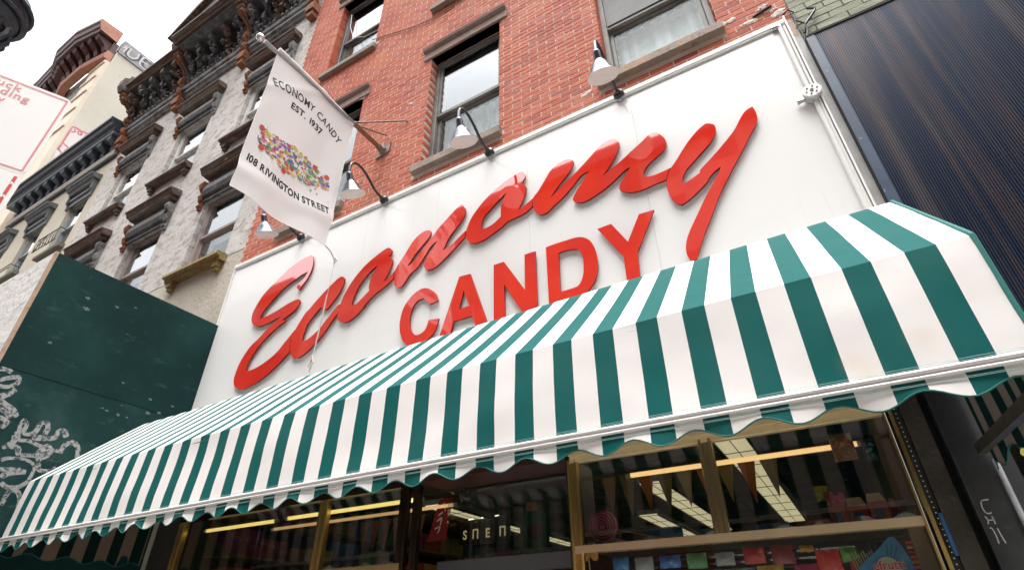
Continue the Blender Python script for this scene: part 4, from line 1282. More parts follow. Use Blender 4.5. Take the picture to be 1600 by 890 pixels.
# pink outlined mural on the side wall
pk = mat('pink outline paint', (0.62, 0.16, 0.20), 0.8, n=(9, (0.70, 0.36, 0.36), 0.5, 0.7))
MB().prism([(-16.6985, 0.10, 14.42), (-16.6985, 0.62, 14.50), (-16.6985, 0.75, 13.2), (-16.6985, 0.16, 12.6), (-16.6985, 0.04, 13.4)], (0.002, 0, 0)).build('mural_ground', mat('white mural paint', (0.72, 0.68, 0.64), 0.9), fb)
gm = MB()
strokes(gm, [[(0.33, 14.45), (0.88, 14.53)], [(0.33, 14.45), (0.33, 13.9), (0.32, 13.45)], [(0.36, 14.25), (0.44, 14.33), (0.40, 14.4)], [(0.55, 14.3), (0.50, 14.4), (0.60, 14.42), (0.58, 14.3)], [(0.70, 14.45), (0.74, 14.1), (0.88, 13.9)],
             [(0.32, 13.5), (0.44, 13.4), (0.40, 13.15), (0.52, 13.1), (0.62, 13.2)], [(0.35, 12.9), (0.40, 13.2), (0.48, 12.95), (0.44, 12.6)], [(0.34, 13.75), (0.50, 13.7), (0.46, 13.55)]], 0.055, lambda y, z: (-16.6965, y - 0.26, z), (0.003, 0, 0))
gm.build('mural_outline', pk, fb)
# bowed cornice swept round the front
FP = [(-16.70, -0.76), (-17.85, -0.94), (-19.12, -0.92), (-19.88, -0.72), (-21.1, -0.65), (-23.5, -0.62), (-30, -0.62)]
BP = [(-16.70, -0.10), (-17.85, -0.24), (-19.12, -0.22), (-19.88, -0.06), (-21.1, -0.02), (-23.5, 0.0), (-30, 0.0)]
def sweep(mb, prof_, i0=0):
    """prof_ = (t, z): t 0 at the wall line, 1 at the outer edge"""
    n = len(prof_)
    v = []
    for (fx, fy), (bx, by) in zip(FP, BP):
        for t, z in prof_:
            v.append((bx + (fx - bx) * t, by + (fy - by) * t, z))
    f = []
    for i in range(len(FP) - 1):
        for j in range(n):
            f.append((i * n + j, i * n + (j + 1) % n, (i + 1) * n + (j + 1) % n, (i + 1) * n + j))
    f.append(tuple(range(n)))
    f.append(tuple(range((len(FP) - 1) * n, len(FP) * n))[::-1])
    mb.add(v, f)
cm = MB()
sweep(cm, [(0, 18.30), (0.80, 18.30), (0.84, 18.42), (0.90, 18.46), (0.94, 18.62), (1.0, 18.68), (1.0, 18.80), (0, 18.86)])
cm.build('crown', maroon, fb)
MB().prism([(-16.69, -0.09, 18.32), (-16.69, -0.64, 18.36), (-16.69, -0.76, 18.70), (-16.69, -0.76, 18.80), (-16.69, -0.09, 18.86)], (0.03, 0, 0)).build('cornice_end', salmon, fb)
cm = MB()
sweep(cm, [(-0.15, 17.45), (0.16, 17.48), (0.22, 17.60), (0.14, 17.72), (0.14, 17.84), (-0.15, 17.84)])
fz_ = MB()
sweep(fz_, [(-0.15, 17.842), (0.10, 17.842), (0.10, 18.298), (-0.15, 18.298)])
fz_.build('frieze', maroon, fb)
cm.build('architrave', salmon, fb)
for i in range(len(FP) - 2):
    for k in range(3):
        t = (k + 0.5) / 3
        bx = BP[i][0] + (BP[i + 1][0] - BP[i][0]) * t
        by = BP[i][1] + (BP[i + 1][1] - BP[i][1]) * t
        MB().prism_x([(by - 0.03, 17.82), (by - 0.12, 17.85), (by - 0.20, 18.0), (by - 0.42, 18.16), (by - 0.50, 18.298), (by - 0.03, 18.298)], bx - 0.11, bx + 0.11).build('bracket', maroon, fb)

# ------------------------------------------------------------------ plywood hoarding beside the shop
hoard_green = mat('green hoarding paint', (0.0030, 0.026, 0.025), 0.6, spec=0.15, n=[(1.6, (0.008, 0.048, 0.044), 0.42, 0.70), (5, (0.040, 0.085, 0.083), 0.60, 0.85, (1, 1, 2.5)), (38, (0.20, 0.24, 0.24), 0.70, 0.78, (1, 0.5, 1.2))], bump=(6, 0.15))
ply_edge = mat('raw plywood edge', (0.42, 0.30, 0.21), 0.8, n=(20, (0.26, 0.18, 0.12), 0.5, 0.7))
hd = thing('hoarding', 'dark green plywood hoarding with white graffiti, left of the shop', 'fence', (-5.6, -0.8, 0))
HX = -5.485
for y0, y1 in ((-1.6, -0.81), (-0.807, -0.01)):
    pass
MB().box(HX - 0.02, HX, -1.60, -0.004, 3.455, 4.545).build('plywood_panel', hoard_green, hd)
MB().box(HX - 0.022, HX - 0.004, -1.60, -0.004, 2.225, 3.452).build('plywood_panel', mat('faded green paint', (0.005, 0.034, 0.033), 0.6, spec=0.15, n=[(2.2, (0.022, 0.062, 0.060), 0.45, 0.7), (7, (0.10, 0.14, 0.14), 0.60, 0.9, (1, 0.8, 2)), (30, (0.35, 0.38, 0.38), 0.70, 0.76, (1, 0.4, 1.5))], bump=(6, 0.15)), hd)
MB().box(HX - 0.02, HX - 0.001, -1.60, -0.004, 0.0, 2.222).build('plywood_panel', hoard_green, hd)
MB().box(HX - 0.001 - 0.024, HX + 0.003, -1.628, -1.601, 0.0, 4.548).build('edge_strip', ply_edge, hd)
# street face, pasted with torn white bills
bill = mat('pasted white bills', (0.66, 0.64, 0.62), 0.85, n=[(5, (0.52, 0.51, 0.50), 0.5, 0.62, (1, 1, 3)), (11, (0.20, 0.21, 0.22), 0.60, 0.68, (1, 1, 3.2))], bump=(20, 0.5))
MB().box(-9.7, HX - 0.026, -1.626, -1.606, 0.0, 4.546).build('plywood_panel', bill, hd, label='street face pasted with torn white bills')
spots = MB()
for k, (y, z, r) in enumerate([(-.85, 4.35, .012), (-.78, 3.35, .010), (-.74, 3.34, .013), (-.64, 3.33, .016), (-.56, 3.33, .010), (-1.25, 4.25, .02), (-1.0, 4.28, .016), (-.42, 3.55, .016), (-.40, 3.42, .02), (-.7, 3.62, .012), (-.2, 3.55, .015), (-.3, 3.45, .018), (-1.36, 3.75, .016), (-1.22, 4.15, .025)]):
    spots.blob((HX + 0.0005, y, z), (0.0015, r, r * 0.6), k, 0.9, 2)
spots.build('paint_spot', mat('spot paint', (0.10, 0.15, 0.15), 0.8), hd)
gm = MB()
GW = [[(-1.266, 2.961), (-1.286, 3.048), (-1.278, 3.097), (-1.25, 3.067), (-1.244, 3.004), (-1.19, 3.009), (-1.171, 3.042), (-1.163, 3.102), (-1.129, 3.121), (-1.104, 3.08), (-1.107, 3.026)],
      [(-1.18, 2.984), (-1.065, 3.004), (-1.03, 3.023), (-1.024, 3.073), (-0.985, 3.084), (-0.952, 3.044)],
      [(-1.297, 2.999), (-1.252, 2.946), (-1.191, 2.953), (-1.112, 2.936), (-1.034, 2.927), (-0.931, 2.924)],
      [(-0.958, 2.927), (-0.931, 2.991), (-0.878, 3.014), (-0.836, 2.976), (-0.817, 2.903)],
      [(-1.291, 2.891), (-1.232, 2.879), (-1.208, 2.84), (-1.103, 2.855), (-1.068, 2.827), (-1.041, 2.761), (-0.969, 2.767), (-0.933, 2.802)],
      [(-1.302, 2.774), (-1.267, 2.799), (-1.166, 2.814), (-1.084, 2.787), (-1.072, 2.719), (-1.077, 2.674)],
      [(-1.252, 2.656), (-1.224, 2.696), (-1.158, 2.718), (-1.115, 2.727)], [(-1.239, 2.625), (-1.192, 2.6), (-1.122, 2.613), (-1.074, 2.666)],
      [(-1.174, 2.471), (-1.168, 2.562), (-1.147, 2.583), (-1.105, 2.574), (-1.072, 2.512), (-1.068, 2.446)], [(-1.103, 2.855), (-1.056, 2.941), (-1.02, 2.893), (-1.074, 2.844)],
      [(-1.35, 2.70), (-1.25, 2.72), (-1.16, 2.74)], [(-1.33, 2.86), (-1.28, 2.93), (-1.30, 2.97)]]
spray = bpy.data.materials.new('sprayed white')
spray.use_nodes = True
t_ = spray.node_tree
b_ = t_.nodes['Principled BSDF']
b_.inputs['Base Color'].default_value = (0.40, 0.40, 0.40, 1)
b_.inputs['Roughness'].default_value = 0.9
g_ = t_.nodes.new('ShaderNodeNewGeometry')
n_ = t_.nodes.new('ShaderNodeTexNoise')
n_.inputs['Scale'].default_value = 40
n_.inputs['Detail'].default_value = 5
r_ = t_.nodes.new('ShaderNodeMapRange')
r_.inputs[1].default_value = 0.34
r_.inputs[2].default_value = 0.56
r_.inputs[3].default_value = 0.10
r_.inputs[4].default_value = 0.80
t_.links.new(g_.outputs['Position'], n_.inputs['Vector'])
t_.links.new(n_.outputs[0], r_.inputs[0])
t_.links.new(r_.outputs[0], b_.inputs['Alpha'])
for q, s in enumerate(GW):
    v, f = ribbon([(HX - 0.004, y, z) for y, z in s], 0.040 + 0.010 * math.sin(q * 2.3), (0.0014 + 0.0003 * q, 0, 0))
    gm.add(v, f)
for q, (s, w) in enumerate([([(-1.58, 3.425), (-1.54, 3.43), (-1.50, 3.425)], .045), ([(-1.56, 3.33), (-1.506, 3.373), (-1.444, 3.40), (-1.437, 3.35), (-1.483, 3.307), (-1.55, 3.295)], .045),
             ([(-1.56, 3.18), (-1.491, 3.225), (-1.452, 3.258), (-1.425, 3.31)], .055), ([(-1.57, 3.20), (-1.50, 3.195), (-1.426, 3.169), (-1.378, 3.144), (-1.342, 3.10)], .055), ([(-1.57, 3.13), (-1.50, 3.14), (-1.416, 3.12), (-1.366, 3.085)], .045), ([(-1.55, 3.03), (-1.45, 3.07), (-1.38, 3.05), (-1.40, 3.0)], .04), ([(-1.58, 2.98), (-1.50, 3.0), (-1.44, 2.95)], .035)]):
    v, f = ribbon([(HX - 0.004, y, z) for y, z in s], w, (0.0014 + 0.0003 * (q + 14), 0, 0))
    gm.add(v, f)
gm.build('graffiti', spray, hd)

# ------------------------------------------------------------------ right neighbour: painted brick above a ribbed blue shutter
rb_ = thing('shuttered_building', 'building right of the shop with green painted brick over a tall ribbed blue shutter', 'building', (2.5, 0, 0))
RX0 = 0.650
MB().box(RX0, 8.0, 0.012, 0.3, 4.9, 12).box(RX0, 8.0, 0.35, 0.5, 0, 4.9).build('wall', mortar_g, rb_)
rm = {}
zi = 0
rows_ = []
while 5.04 + zi * 0.068 < 7.2:
    z0 = 5.04 + zi * 0.068
    x = RX0 + 0.002 + (0.10 if zi % 2 else 0) - 0.2
    while x < 3.4:
        a, b = max(x, RX0 + 0.003), x + 0.195
        if b - a > 0.03 and z0 > 5.03:
            q = project(((a + b) / 2, 0, z0))
            if q and q[1] > -20 and q[0] < 1620:
                rows_.append((a, b, z0, z0 + 0.063))
        x += 0.2
    zi += 1
for b in rows_[:280]:
    v, f = brick_geo(b[1] - b[0], b[3] - b[2], 0.05, rb.randrange(60))
    MB().add([(x + b[0], y + rb.uniform(-0.003, 0.003) - 0.001, z + b[2]) for x, y, z in v], f, rb.random()).build('brick', brick_green, rb_, tone=True, fixn=False)
# ribbed shutter
shut = bpy.data.materials.new('blue iridescent shutter')
shut.use_nodes = True
t_ = shut.node_tree
b_ = t_.nodes['Principled BSDF']
g_ = t_.nodes.new('ShaderNodeNewGeometry')
mp_ = t_.nodes.new('ShaderNodeMapping')
mp_.inputs['Scale'].default_value = (7.0, 1, 0.22)
n_ = t_.nodes.new('ShaderNodeTexNoise')
n_.inputs['Scale'].default_value = 1.5
n_.inputs['Detail'].default_value = 5
n_.inputs['Roughness'].default_value = 0.6
t_.links.new(g_.outputs['Position'], mp_.inputs[0])
t_.links.new(mp_.outputs[0], n_.inputs['Vector'])
c_ = t_.nodes.new('ShaderNodeValToRGB')
el = c_.color_ramp.elements
el[0].position, el[0].color = 0.30, (0.009, 0.017, 0.042, 1)
el[1].position, el[1].color = 0.78, (0.115, 0.090, 0.078, 1)
for p_, col_ in ((0.44, (0.012, 0.021, 0.048)), (0.50, (0.024, 0.030, 0.050)), (0.56, (0.050, 0.038, 0.050)), (0.61, (0.055, 0.058, 0.075)), (0.67, (0.085, 0.060, 0.054))):
    k_ = el.new(p_)
    k_.color = (*col_, 1)
t_.links.new(n_.outputs[0], c_.inputs[0])
t_.links.new(c_.outputs[0], b_.inputs['Base Color'])
b_.inputs['Roughness'].default_value = 0.34
b_.inputs['Metallic'].default_value = 0.35
b_.inputs['Specular IOR Level'].default_value = 0.35
sh = MB()
vs, fs = [], []
x = RX0 + 0.055
rib = 0.0118
k = 0
while x < 3.2:
    for (dx, y) in ((0.0, -0.052), (0.0070, -0.0525), (0.0082, -0.0465), (0.0106, -0.0465)):
        vs += [(x + dx, y, 2.55), (x + dx, y, 5.022)]
    x += rib
for i in range(len(vs) // 2 - 1):
    fs.append((2 * i, 2 * i + 1, 2 * i + 3, 2 * i + 2))
sh.add(vs, fs).build('shutter', shut, rb_)
MB().box(RX0 + 0.004, RX0 + 0.054, -0.056, 0.0, 2.55, 5.035).build('shutter_frame', mat('scuffed blue frame', (0.018, 0.040, 0.085), 0.4, n=[(4, (0.03, 0.06, 0.11), 0.4, 0.6), (24, (0.22, 0.28, 0.34), 0.66, 0.72)]), rb_)
MB().box(RX0 + 0.004, 3.2, -0.060, 0.010, 5.024, 5.034).build('shutter_head', mat('black gap', (0.01, 0.01, 0.01), 0.8), rb_)
MB().box(RX0 - 0.0005, RX0 + 0.0035, -0.05, 0.33, 2.55, 5.03).build('shutter_side', mat('black gap', (0.01, 0.01, 0.01), 0.8), rb_)
MB().box(RX0, 3.2, 0.0, 0.34, 2.50, 2.549).build('soffit', black_metal, rb_)
# lower bay with graffiti roller shutter
gs = MB()
for k in range(14):
    z = 2.47 - k * 0.085
    gs.prism_x([(0.10, z), (0.085, z + 0.01), (0.085, z + 0.07), (0.10, z + 0.083)], 0.70, 3.0)
gs.build('roller_shutter', mat('dark slate slats', (0.025, 0.032, 0.050), 0.5, n=(4, (0.045, 0.05, 0.07), 0.45, 0.7)), rb_)
gm = MB()
yl = mat('yellow spray paint', (0.58, 0.58, 0.12), 0.7, n=(10, (0.30, 0.34, 0.30), 0.6, 0.75))
strokes(gm, [[(0.70, 2.24), (0.76, 2.21), (0.84, 2.24), (0.95, 2.20)], [(0.71, 2.18), (0.76, 2.12), (0.80, 2.02), (0.83, 1.95)], [(0.78, 2.28), (0.82, 2.15), (0.92, 2.10)], [(0.72, 2.30), (0.80, 2.33), (0.9, 2.30)]], 0.035, lambda x, z: (x, 0.084, z), (0, -0.004, 0))
gm.build('graffiti', yl, rb_)
MB().box(0.665, 1.3, 0.079, 0.084, 1.2, 2.10).build('blue_patch', mat('cobalt paint', (0.015, 0.05, 0.30), 0.6, n=(5, (0.03, 0.03, 0.16), 0.45, 0.7)), rb_)
# ------------------------------------------------------------------ pier between the shop and the shutter
pier = thing('metal_pier', 'grey sheet metal pier with scratched white letters right of the shop window', 'pillar', (0.5, 0, 0))
pmet = mat('grey sheet metal', (0.085, 0.092, 0.095), 0.36, 0.4, n=[(3, (0.045, 0.05, 0.052), 0.42, 0.66), (14, (0.13, 0.14, 0.14), 0.62, 0.8)], bump=(5, 0.15))
pstone = mat('stained pier stone', (0.07, 0.063, 0.052), 0.8, n=[(4, (0.03, 0.027, 0.022), 0.42, 0.66), (18, (0.13, 0.11, 0.08), 0.6, 0.75)], bump=(20, 0.5))
MB().box(0.338, 0.418, 0.02, 0.3, 0, 3.44).build('stone_strip', pstone, pier)
MB().box(0.302, 0.336, 0.03, 0.3, 0, 3.44).box(0.419, 0.448, 0.09, 0.3, 0, 3.44).build('recess', room_dark, pier)
MB().box(0.449, 0.462, -0.012, 0.3, 0, 3.44).box(0.462, 0.560, 0.0, 0.3, 0, 3.44).build('sheet', pmet, pier)
MB().box(0.5605, 0.604, 0.012, 0.3, 0, 3.44).build('sheet', pmet, pier)
MB().tube([(0.585, -0.012, 0.0), (0.585, -0.012, 2.20)], 0.011, 12).build('pipe', mat('pale pipe', (0.40, 0.41, 0.42), 0.4, n=(9, (0.25, 0.25, 0.26), 0.5, 0.7)), pier, smooth=True)
MB().box(0.606, 0.655, 0.03, 0.3, 0, 3.40).build('recess', room_dark, pier)
gm = MB()
scr = mat('scratched marks', (0.50, 0.52, 0.53), 0.7, n=(30, (0.2, 0.21, 0.21), 0.55, 0.7))
from_px = lambda zx, zy: (1420 + zx / 8.889, 790 + zy / 8.889)
def wall_pt(px, py, Y):
    r = RX * (px - 800) + RD * (py - 445) + RF * FPX
    return CAM + r * ((Y - CAM.y) / r.y)
SCR = [[(0.508, 2.052), (0.482, 2.050)], [(0.480, 2.047), (0.476, 2.024), (0.479, 2.004)], [(0.480, 2.003), (0.489, 2.000), (0.499, 2.003)], [(0.472, 1.992), (0.476, 1.975), (0.471, 1.962)], [(0.476, 1.976), (0.488, 1.976), (0.496, 1.976)], [(0.494, 1.990), (0.495, 1.975), (0.494, 1.960)],
       [(0.470, 1.948), (0.477, 1.945), (0.480, 1.92), (0.478, 1.89)], [(0.494, 1.946), (0.496, 1.92), (0.500, 1.89)]]
strokes(gm, SCR, 0.0055, lambda x, z: (x, 0.0, z), (0, -0.0015, 0))
gm.build('scratched_letters', scr, pier)
MB().box(0.324, 0.337, 0.012, 0.030, 1.86, 2.02).build('sticker', mat('blue sticker', (0.03, 0.16, 0.38), 0.5), pier)

# ------------------------------------------------------------------ shop front
shop = thing('shopfront', 'candy shop front of brass mullions and glass beneath the awning', 'shopfront', (-2.5, 0, 0))
MB().box(-5.46, 0.30, 0.02, 0.30, 2.56, 3.598).build('fascia', mat('dark fascia', (0.045, 0.038, 0.032), 0.6, n=(6, (0.025, 0.022, 0.02), 0.45, 0.7)), shop)
MB().box(-5.46, -5.10, 0.02, 0.3, 0, 2.558).build('end_post', mat('dark fascia', (0, 0, 0)), shop)
# brass head and rails
MB().box(-1.335, 0.262, -0.03, 0.04, 2.490, 2.535).box(-1.335, 0.262, -0.012, 0.04, 2.456, 2.488).build('head_rail', mat('brightened brass', (0.85, 0.68, 0.38), 0.4, 0.1), shop)  # brass, its colour lightened to stand in for reflected light
MB().box(-5.10, -2.56, -0.01, 0.04, 2.470, 2.555).build('head_rail', brass_dark, shop)
MB().box(-1.335, 0.27, -0.016, 0.04, 1.975, 2.012).build('sill_rail', mat('satin brass rail', (0.80, 0.62, 0.38), 0.15, 0.45), shop)
MB().box(-5.05, -2.56, -0.016, 0.04, 1.965, 2.005).build('sill_rail', mat('dull brass rail', (0.55, 0.42, 0.20), 0.2, 0.5), shop)


def mullion(x, w, m, z0=0.0, z1=2.47, label=None):
    b_ = MB()
    b_.tube([(x - w / 2, 0.0, z0), (x - w / 2, 0.0, z1)], w * 0.28, 10).tube([(x + w / 2, 0.0, z0), (x + w / 2, 0.0, z1)], w * 0.28, 10)
    b_.box(x - w / 2, x + w / 2, -0.004, 0.045, z0, z1)
    return b_.build('mullion', m, shop, smooth=True, label=label)


mullion(-5.05, 0.05, brass)
mullion(-3.335, 0.055, brass)
mullion(-2.575, 0.045, brass_dark, label='dark bronze door post')
mullion(-2.47, 0.035, brass_dark, label='dark bronze door post')
mullion(-1.325, 0.045, brass)
mullion(-0.555, 0.050, mat('pale brass', (0.58, 0.45, 0.24), 0.2, 0.85), 2.012)
MB().box(0.262, 0.272, -0.02, 0.04, 0, 2.52).box(0.285, 0.300, -0.03, 0.04, 0, 2.58).build('frame', brass, shop)
MB().box(0.200, 0.258, 0.05, 0.12, 1.0, 2.49).build('frame', mat('brown inner post', (0.16, 0.10, 0.055), 0.5, n=(7, (0.10, 0.06, 0.035), 0.45, 0.7)), shop)
for (a, b, z0, z1) in ((-5.02, -3.37, 0.5, 2.47), (-3.30, -2.60, 0.5, 2.47), (-1.30, -0.58, 2.014, 2.454), (-0.53, 0.26, 2.014, 2.454), (-1.30, 0.26, 0.5, 1.972)):
    MB().box(a, b, 0.012, 0.018, z0, z1).build('pane', shop_glass if z1 > 2 else glass_mat('lower shop glass', (0.92, 0.94, 0.92), 0.5, 0.0, 0.0), shop)
MB().box(-2.43, -1.36, 0.30, 0.34, 2.03, 2.47).build('transom_pane', shop_glass, shop)
MB().box(-2.45, -1.37, 0.24, 0.36, 1.94, 2.026).build('door_head', mat('grey door head', (0.12, 0.12, 0.125), 0.5), shop)
MB().box(-1.365, -1.350, -0.005, 0.36, 0, 2.5).build('door_return', brass_dark, shop)
MB().box(-2.46, -1.37, 0.0, 0.3, 2.49, 2.552).build('lintel_board', mat('dark reddish board', (0.06, 0.018, 0.012), 0.5), shop)
dr = MB().box(-2.43, -2.36, 0.29, 0.33, 0.02, 1.935).box(-1.45, -1.38, 0.29, 0.33, 0.02, 1.935).box(-2.36, -1.45, 0.29, 0.33, 1.85, 1.935).box(-2.36, -1.45, 0.29, 0.33, 0.02, 0.25).build('door', brass_dark, shop)
MB().box(-2.358, -1.452, 0.305, 0.312, 0.252, 1.848).build('pane', shop_glass, dr)
MB().box(-5.10, -2.46, 0.0, 0.12, 0.0, 0.5).box(-1.33, 0.27, 0.0, 0.12, 0.0, 0.5).build('stall_riser', mat('dark tile', (0.04, 0.04, 0.04), 0.3), shop)
# string of pin lights up the right post
pl = MB()
for k in range(38):
    pl.blob((0.318, 0.016, 1.70 + k * 0.0215), 0.0026, k, 0.0, 1)
pl = pl.build('bead_strip', mat('pin lights', (0.8, 0.8, 0.8), 0.3, emit=((0.9, 0.95, 1.0), 0.04)), shop)

# interior shell
IX0, IX1, IY1, CZI = -5.40, 0.30, 8.5, 2.98
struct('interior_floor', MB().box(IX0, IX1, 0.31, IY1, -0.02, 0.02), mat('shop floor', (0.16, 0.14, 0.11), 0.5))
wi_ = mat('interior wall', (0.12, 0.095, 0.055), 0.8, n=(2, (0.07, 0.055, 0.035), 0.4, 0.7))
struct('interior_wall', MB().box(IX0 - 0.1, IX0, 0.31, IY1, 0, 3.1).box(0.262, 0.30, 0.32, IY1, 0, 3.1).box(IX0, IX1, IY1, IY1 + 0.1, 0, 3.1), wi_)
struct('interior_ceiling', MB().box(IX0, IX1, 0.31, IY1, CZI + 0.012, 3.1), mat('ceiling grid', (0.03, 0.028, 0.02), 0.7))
ceil = bpy.data.objects['interior_ceiling']
tile = mat('ceiling tile', (0.17, 0.15, 0.09), 0.85, n=(2, (0.10, 0.09, 0.055), 0.4, 0.7))
tm = None
for i in range(9):
    for j in range(13):
        x, y = IX0 + 0.03 + i * 0.61, 0.36 + j * 0.61
        if tm is None:
            b0 = MB().box(0, 0.585, 0, 0.585, 0, 0.012)
            o = b0.build('ceiling_tile', tile, ceil)
            tm = o.data
        else:
            o = bpy.data.objects.new('ceiling_tile', tm)
            link(o, ceil)
        o.location = (x, y, CZI)

lamp_w = mat('lit diffuser', (0.9, 0.9, 0.8), 0.5, emit=((1.0, 0.90, 0.55), 0.20), n=(0.5, (0.5, 0.5, 0.4), 0.4, 0.7))
tray = mat('light tray', (0.4, 0.4, 0.36), 0.5)
for k, (x, y0, y1, lb) in enumerate(((-0.66, 1.5, 6.0, 'long louvred ceiling light nearest the right of the window'), (-1.66, 2.7, 6.2, 'louvred ceiling light second from the right'), (-2.25, 4.4, 7.4, 'louvred ceiling light far back over the counter'), (-4.2, 2.4, 6.4, 'dim ceiling light over the left bay'))):
    t = thing('ceiling_light', lb + ', inside the shop', 'ceiling light', (x, (y0 + y1) / 2, 2.93), 'louvred ceiling lights inside the shop')
    MB().box(x - 0.14, x + 0.14, y0, y1, 2.92, 2.975).build('tray', tray, t)
    MB().box(x - 0.12, x + 0.12, y0 + 0.02, y1 - 0.02, 2.905, 2.9195).build('diffuser', lamp_w, t)
    lv = MB()
    n = int((y1 - y0) / 0.50)
    for q in range(n + 1):
        yy = y0 + 0.02 + (y1 - y0 - 0.04) * q / n
        lv.box(x - 0.13, x + 0.13, yy - 0.004, yy + 0.004, 2.899, 2.9045)
    lv.box(x - 0.137, x - 0.122, y0, y1, 2.893, 2.9195).box(x + 0.122, x + 0.137, y0, y1, 2.893, 2.9195).box(x - 0.003, x + 0.003, y0, y1, 2.894, 2.9)
    lv.build('louvre', mat('louvre metal', (0.06, 0.055, 0.04), 0.5), t)

# warm tubes and one bar with painted glow, along the window bay tops
tube_em = mat('warm tube', (0.9, 0.8, 0.5), 0.4, emit=((1.0, 0.62, 0.25), 0.36))
bar_glow = mat('painted bar glow', (0.7, 0.5, 0.3), 0.4, emit=((1.0, 0.60, 0.25), 0.16))  # glow painted on a shelf-like bar that is no lamp
tube_em3 = mat('yellow tube', (0.9, 0.8, 0.4), 0.4, emit=((1.0, 0.76, 0.22), 0.36))
for (x0, x1, y, z, r, m_t, lb) in ((-1.03, 0.13, 0.16, 2.380, 0.013, tube_em, 'warm tube light across the right window bay'), (-4.93, -4.05, 0.16, 2.415, 0.014, tube_em3, 'yellow tube light in the far left bay'),
                               (-3.86, -2.55, 0.13, 2.412, 0.014, tube_em3, 'yellow tube light behind the middle brass mullion'), (-4.30, -2.42, 0.36, 2.400, 0.012, bar_glow, 'dull orange bar with painted glow behind the yellow tubes')):
    t = thing('tube_light', lb, 'light', (x0, y, z))
    MB().tube([(x0, y, z), (x1, y, z)], r, 10).build('tube', m_t, t, smooth=True)
    MB().lathe([(r * 1.15, 0), (r * 1.15, -0.03), (0, -0.03)], (x0, y, z), 'X', 10).lathe([(r * 1.15, 0), (r * 1.15, 0.03), (0, 0.03)], (x1, y, z), 'X', 10).build('end_cap', tray, t)

# high wall shelves crowded with cartons
carton_cols = [(0.40, 0.05, 0.03), (0.42, 0.20, 0.04), (0.36, 0.33, 0.08), (0.06, 0.12, 0.30), (0.08, 0.22, 0.08), (0.42, 0.36, 0.28), (0.30, 0.06, 0.16)]
hs_ = thing('wall_shelf', 'long wooden shelf unit high on the left inside wall of the shop', 'shelf', (-5.2, 3, 2.3))
for z in (1.95, 2.28, 2.60):
    MB().box(-5.395, -5.05, 0.5, 7.5, z - 0.02, z).build('board', mat('shelf wood', (0.22, 0.14, 0.06), 0.6), hs_)
bs_ = thing('back_shelf', 'wooden shelf unit across the back wall of the shop', 'shelf', (-2.5, 8.3, 2.3))
for z in (2.0, 2.45):
    MB().box(-5.0, 0.2, 8.15, 8.49, z - 0.02, z).build('board', mat('shelf wood', (0, 0, 0)), bs_)
rc = random.Random(5)
protos = []
spots_ = []
for z in (1.95, 2.28, 2.60):
    y = 0.55
    while y < 6.6:
        w = rc.uniform(0.20, 0.36)
        spots_.append((-5.22, y + w / 2, z, w, rc.uniform(0.12, 0.26)))
        y += w + rc.uniform(0.01, 0.06)
for k, (x, y, z, w, h) in enumerate(spots_):
    m_c = mat('carton %d' % (k % 7), carton_cols[k % 7], 0.55, n=(14, tuple(min(1, q * 0.5 + 0.15) for q in carton_cols[k % 7]), 0.52, 0.62))
    o = MB().box(x - 0.12, x + 0.12, y - w / 2, y + w / 2, z + 0.002, z + h).build('candy_carton', m_c)
    bevel(o, 0.004, 1)
    cname = ['red', 'orange', 'olive yellow', 'navy blue', 'green', 'buff', 'crimson'][k % 7]
    sname = {1.95: 'lowest', 2.28: 'middle', 2.60: 'top'}[z]
    run = [i for i, s_ in enumerate(spots_) if s_[2] == z and i % 7 == k % 7]
    oname = ['first', 'second', 'third', 'fourth', 'fifth'][run.index(k)]
    tag(o, '%s carton, %s of its colour from the window, on the %s inside shelf' % (cname, oname, sname), 'carton', 'cartons on the inside wall shelves')

# pennants hanging inside the window
pen_cols = [(0.30, 0.14, 0.03), (0.22, 0.17, 0.06), (0.30, 0.10, 0.02), (0.14, 0.12, 0.06), (0.26, 0.20, 0.10)]
pens = thing('pennant_string', 'string of faded orange and tan pennants inside the right window', 'bunting', (-1.0, 0.3, 2.42))
MB().tube([(-1.28, 0.3, 2.425), (-0.9, 0.3, 2.415), (-0.5, 0.3, 2.42), (-0.2, 0.3, 2.425)], 0.003, 5).build('string', wire_m, pens)
for k in range(9):
    x = -1.27 + k * 0.115
    v = [(x, 0.298, 2.42), (x + 0.10, 0.298, 2.42), (x + 0.062, 0.29 + 0.01 * (k % 3), 2.42 - 0.22 - 0.02 * (k % 2)), (x + 0.05, 0.305, 2.40)]
    MB().add([v[0], v[1], v[2], (x, 0.302, 2.42), (x + 0.10, 0.302, 2.42), (v[2][0], v[2][1] + 0.004, v[2][2])], [(0, 1, 2), (5, 4, 3), (0, 2, 5, 3), (1, 4, 5, 2), (0, 3, 4, 1)]).build('pennant', mat('pennant cloth %d' % (k % 5), pen_cols[k % 5], 0.85), pens)
pens2 = thing('pennant_string', 'string of brown pennants inside the left bay by the bronze post', 'bunting', (-3.0, 0.3, 2.33))
MB().tube([(-3.25, 0.3, 2.345), (-2.62, 0.3, 2.345)], 0.003, 5).build('string', wire_m, pens2)
for k in range(6):
    x = -3.24 + k * 0.105
    MB().add([(x, 0.298, 2.345), (x + 0.09, 0.298, 2.345), (x + 0.045, 0.29, 2.12), (x, 0.303, 2.345), (x + 0.09, 0.303, 2.345), (x + 0.045, 0.294, 2.12)], [(0, 1, 2), (5, 4, 3), (0, 2, 5, 3), (1, 4, 5, 2), (0, 3, 4, 1)]).build('pennant', mat('brown pennant', (0.12, 0.05, 0.025), 0.85), pens2)

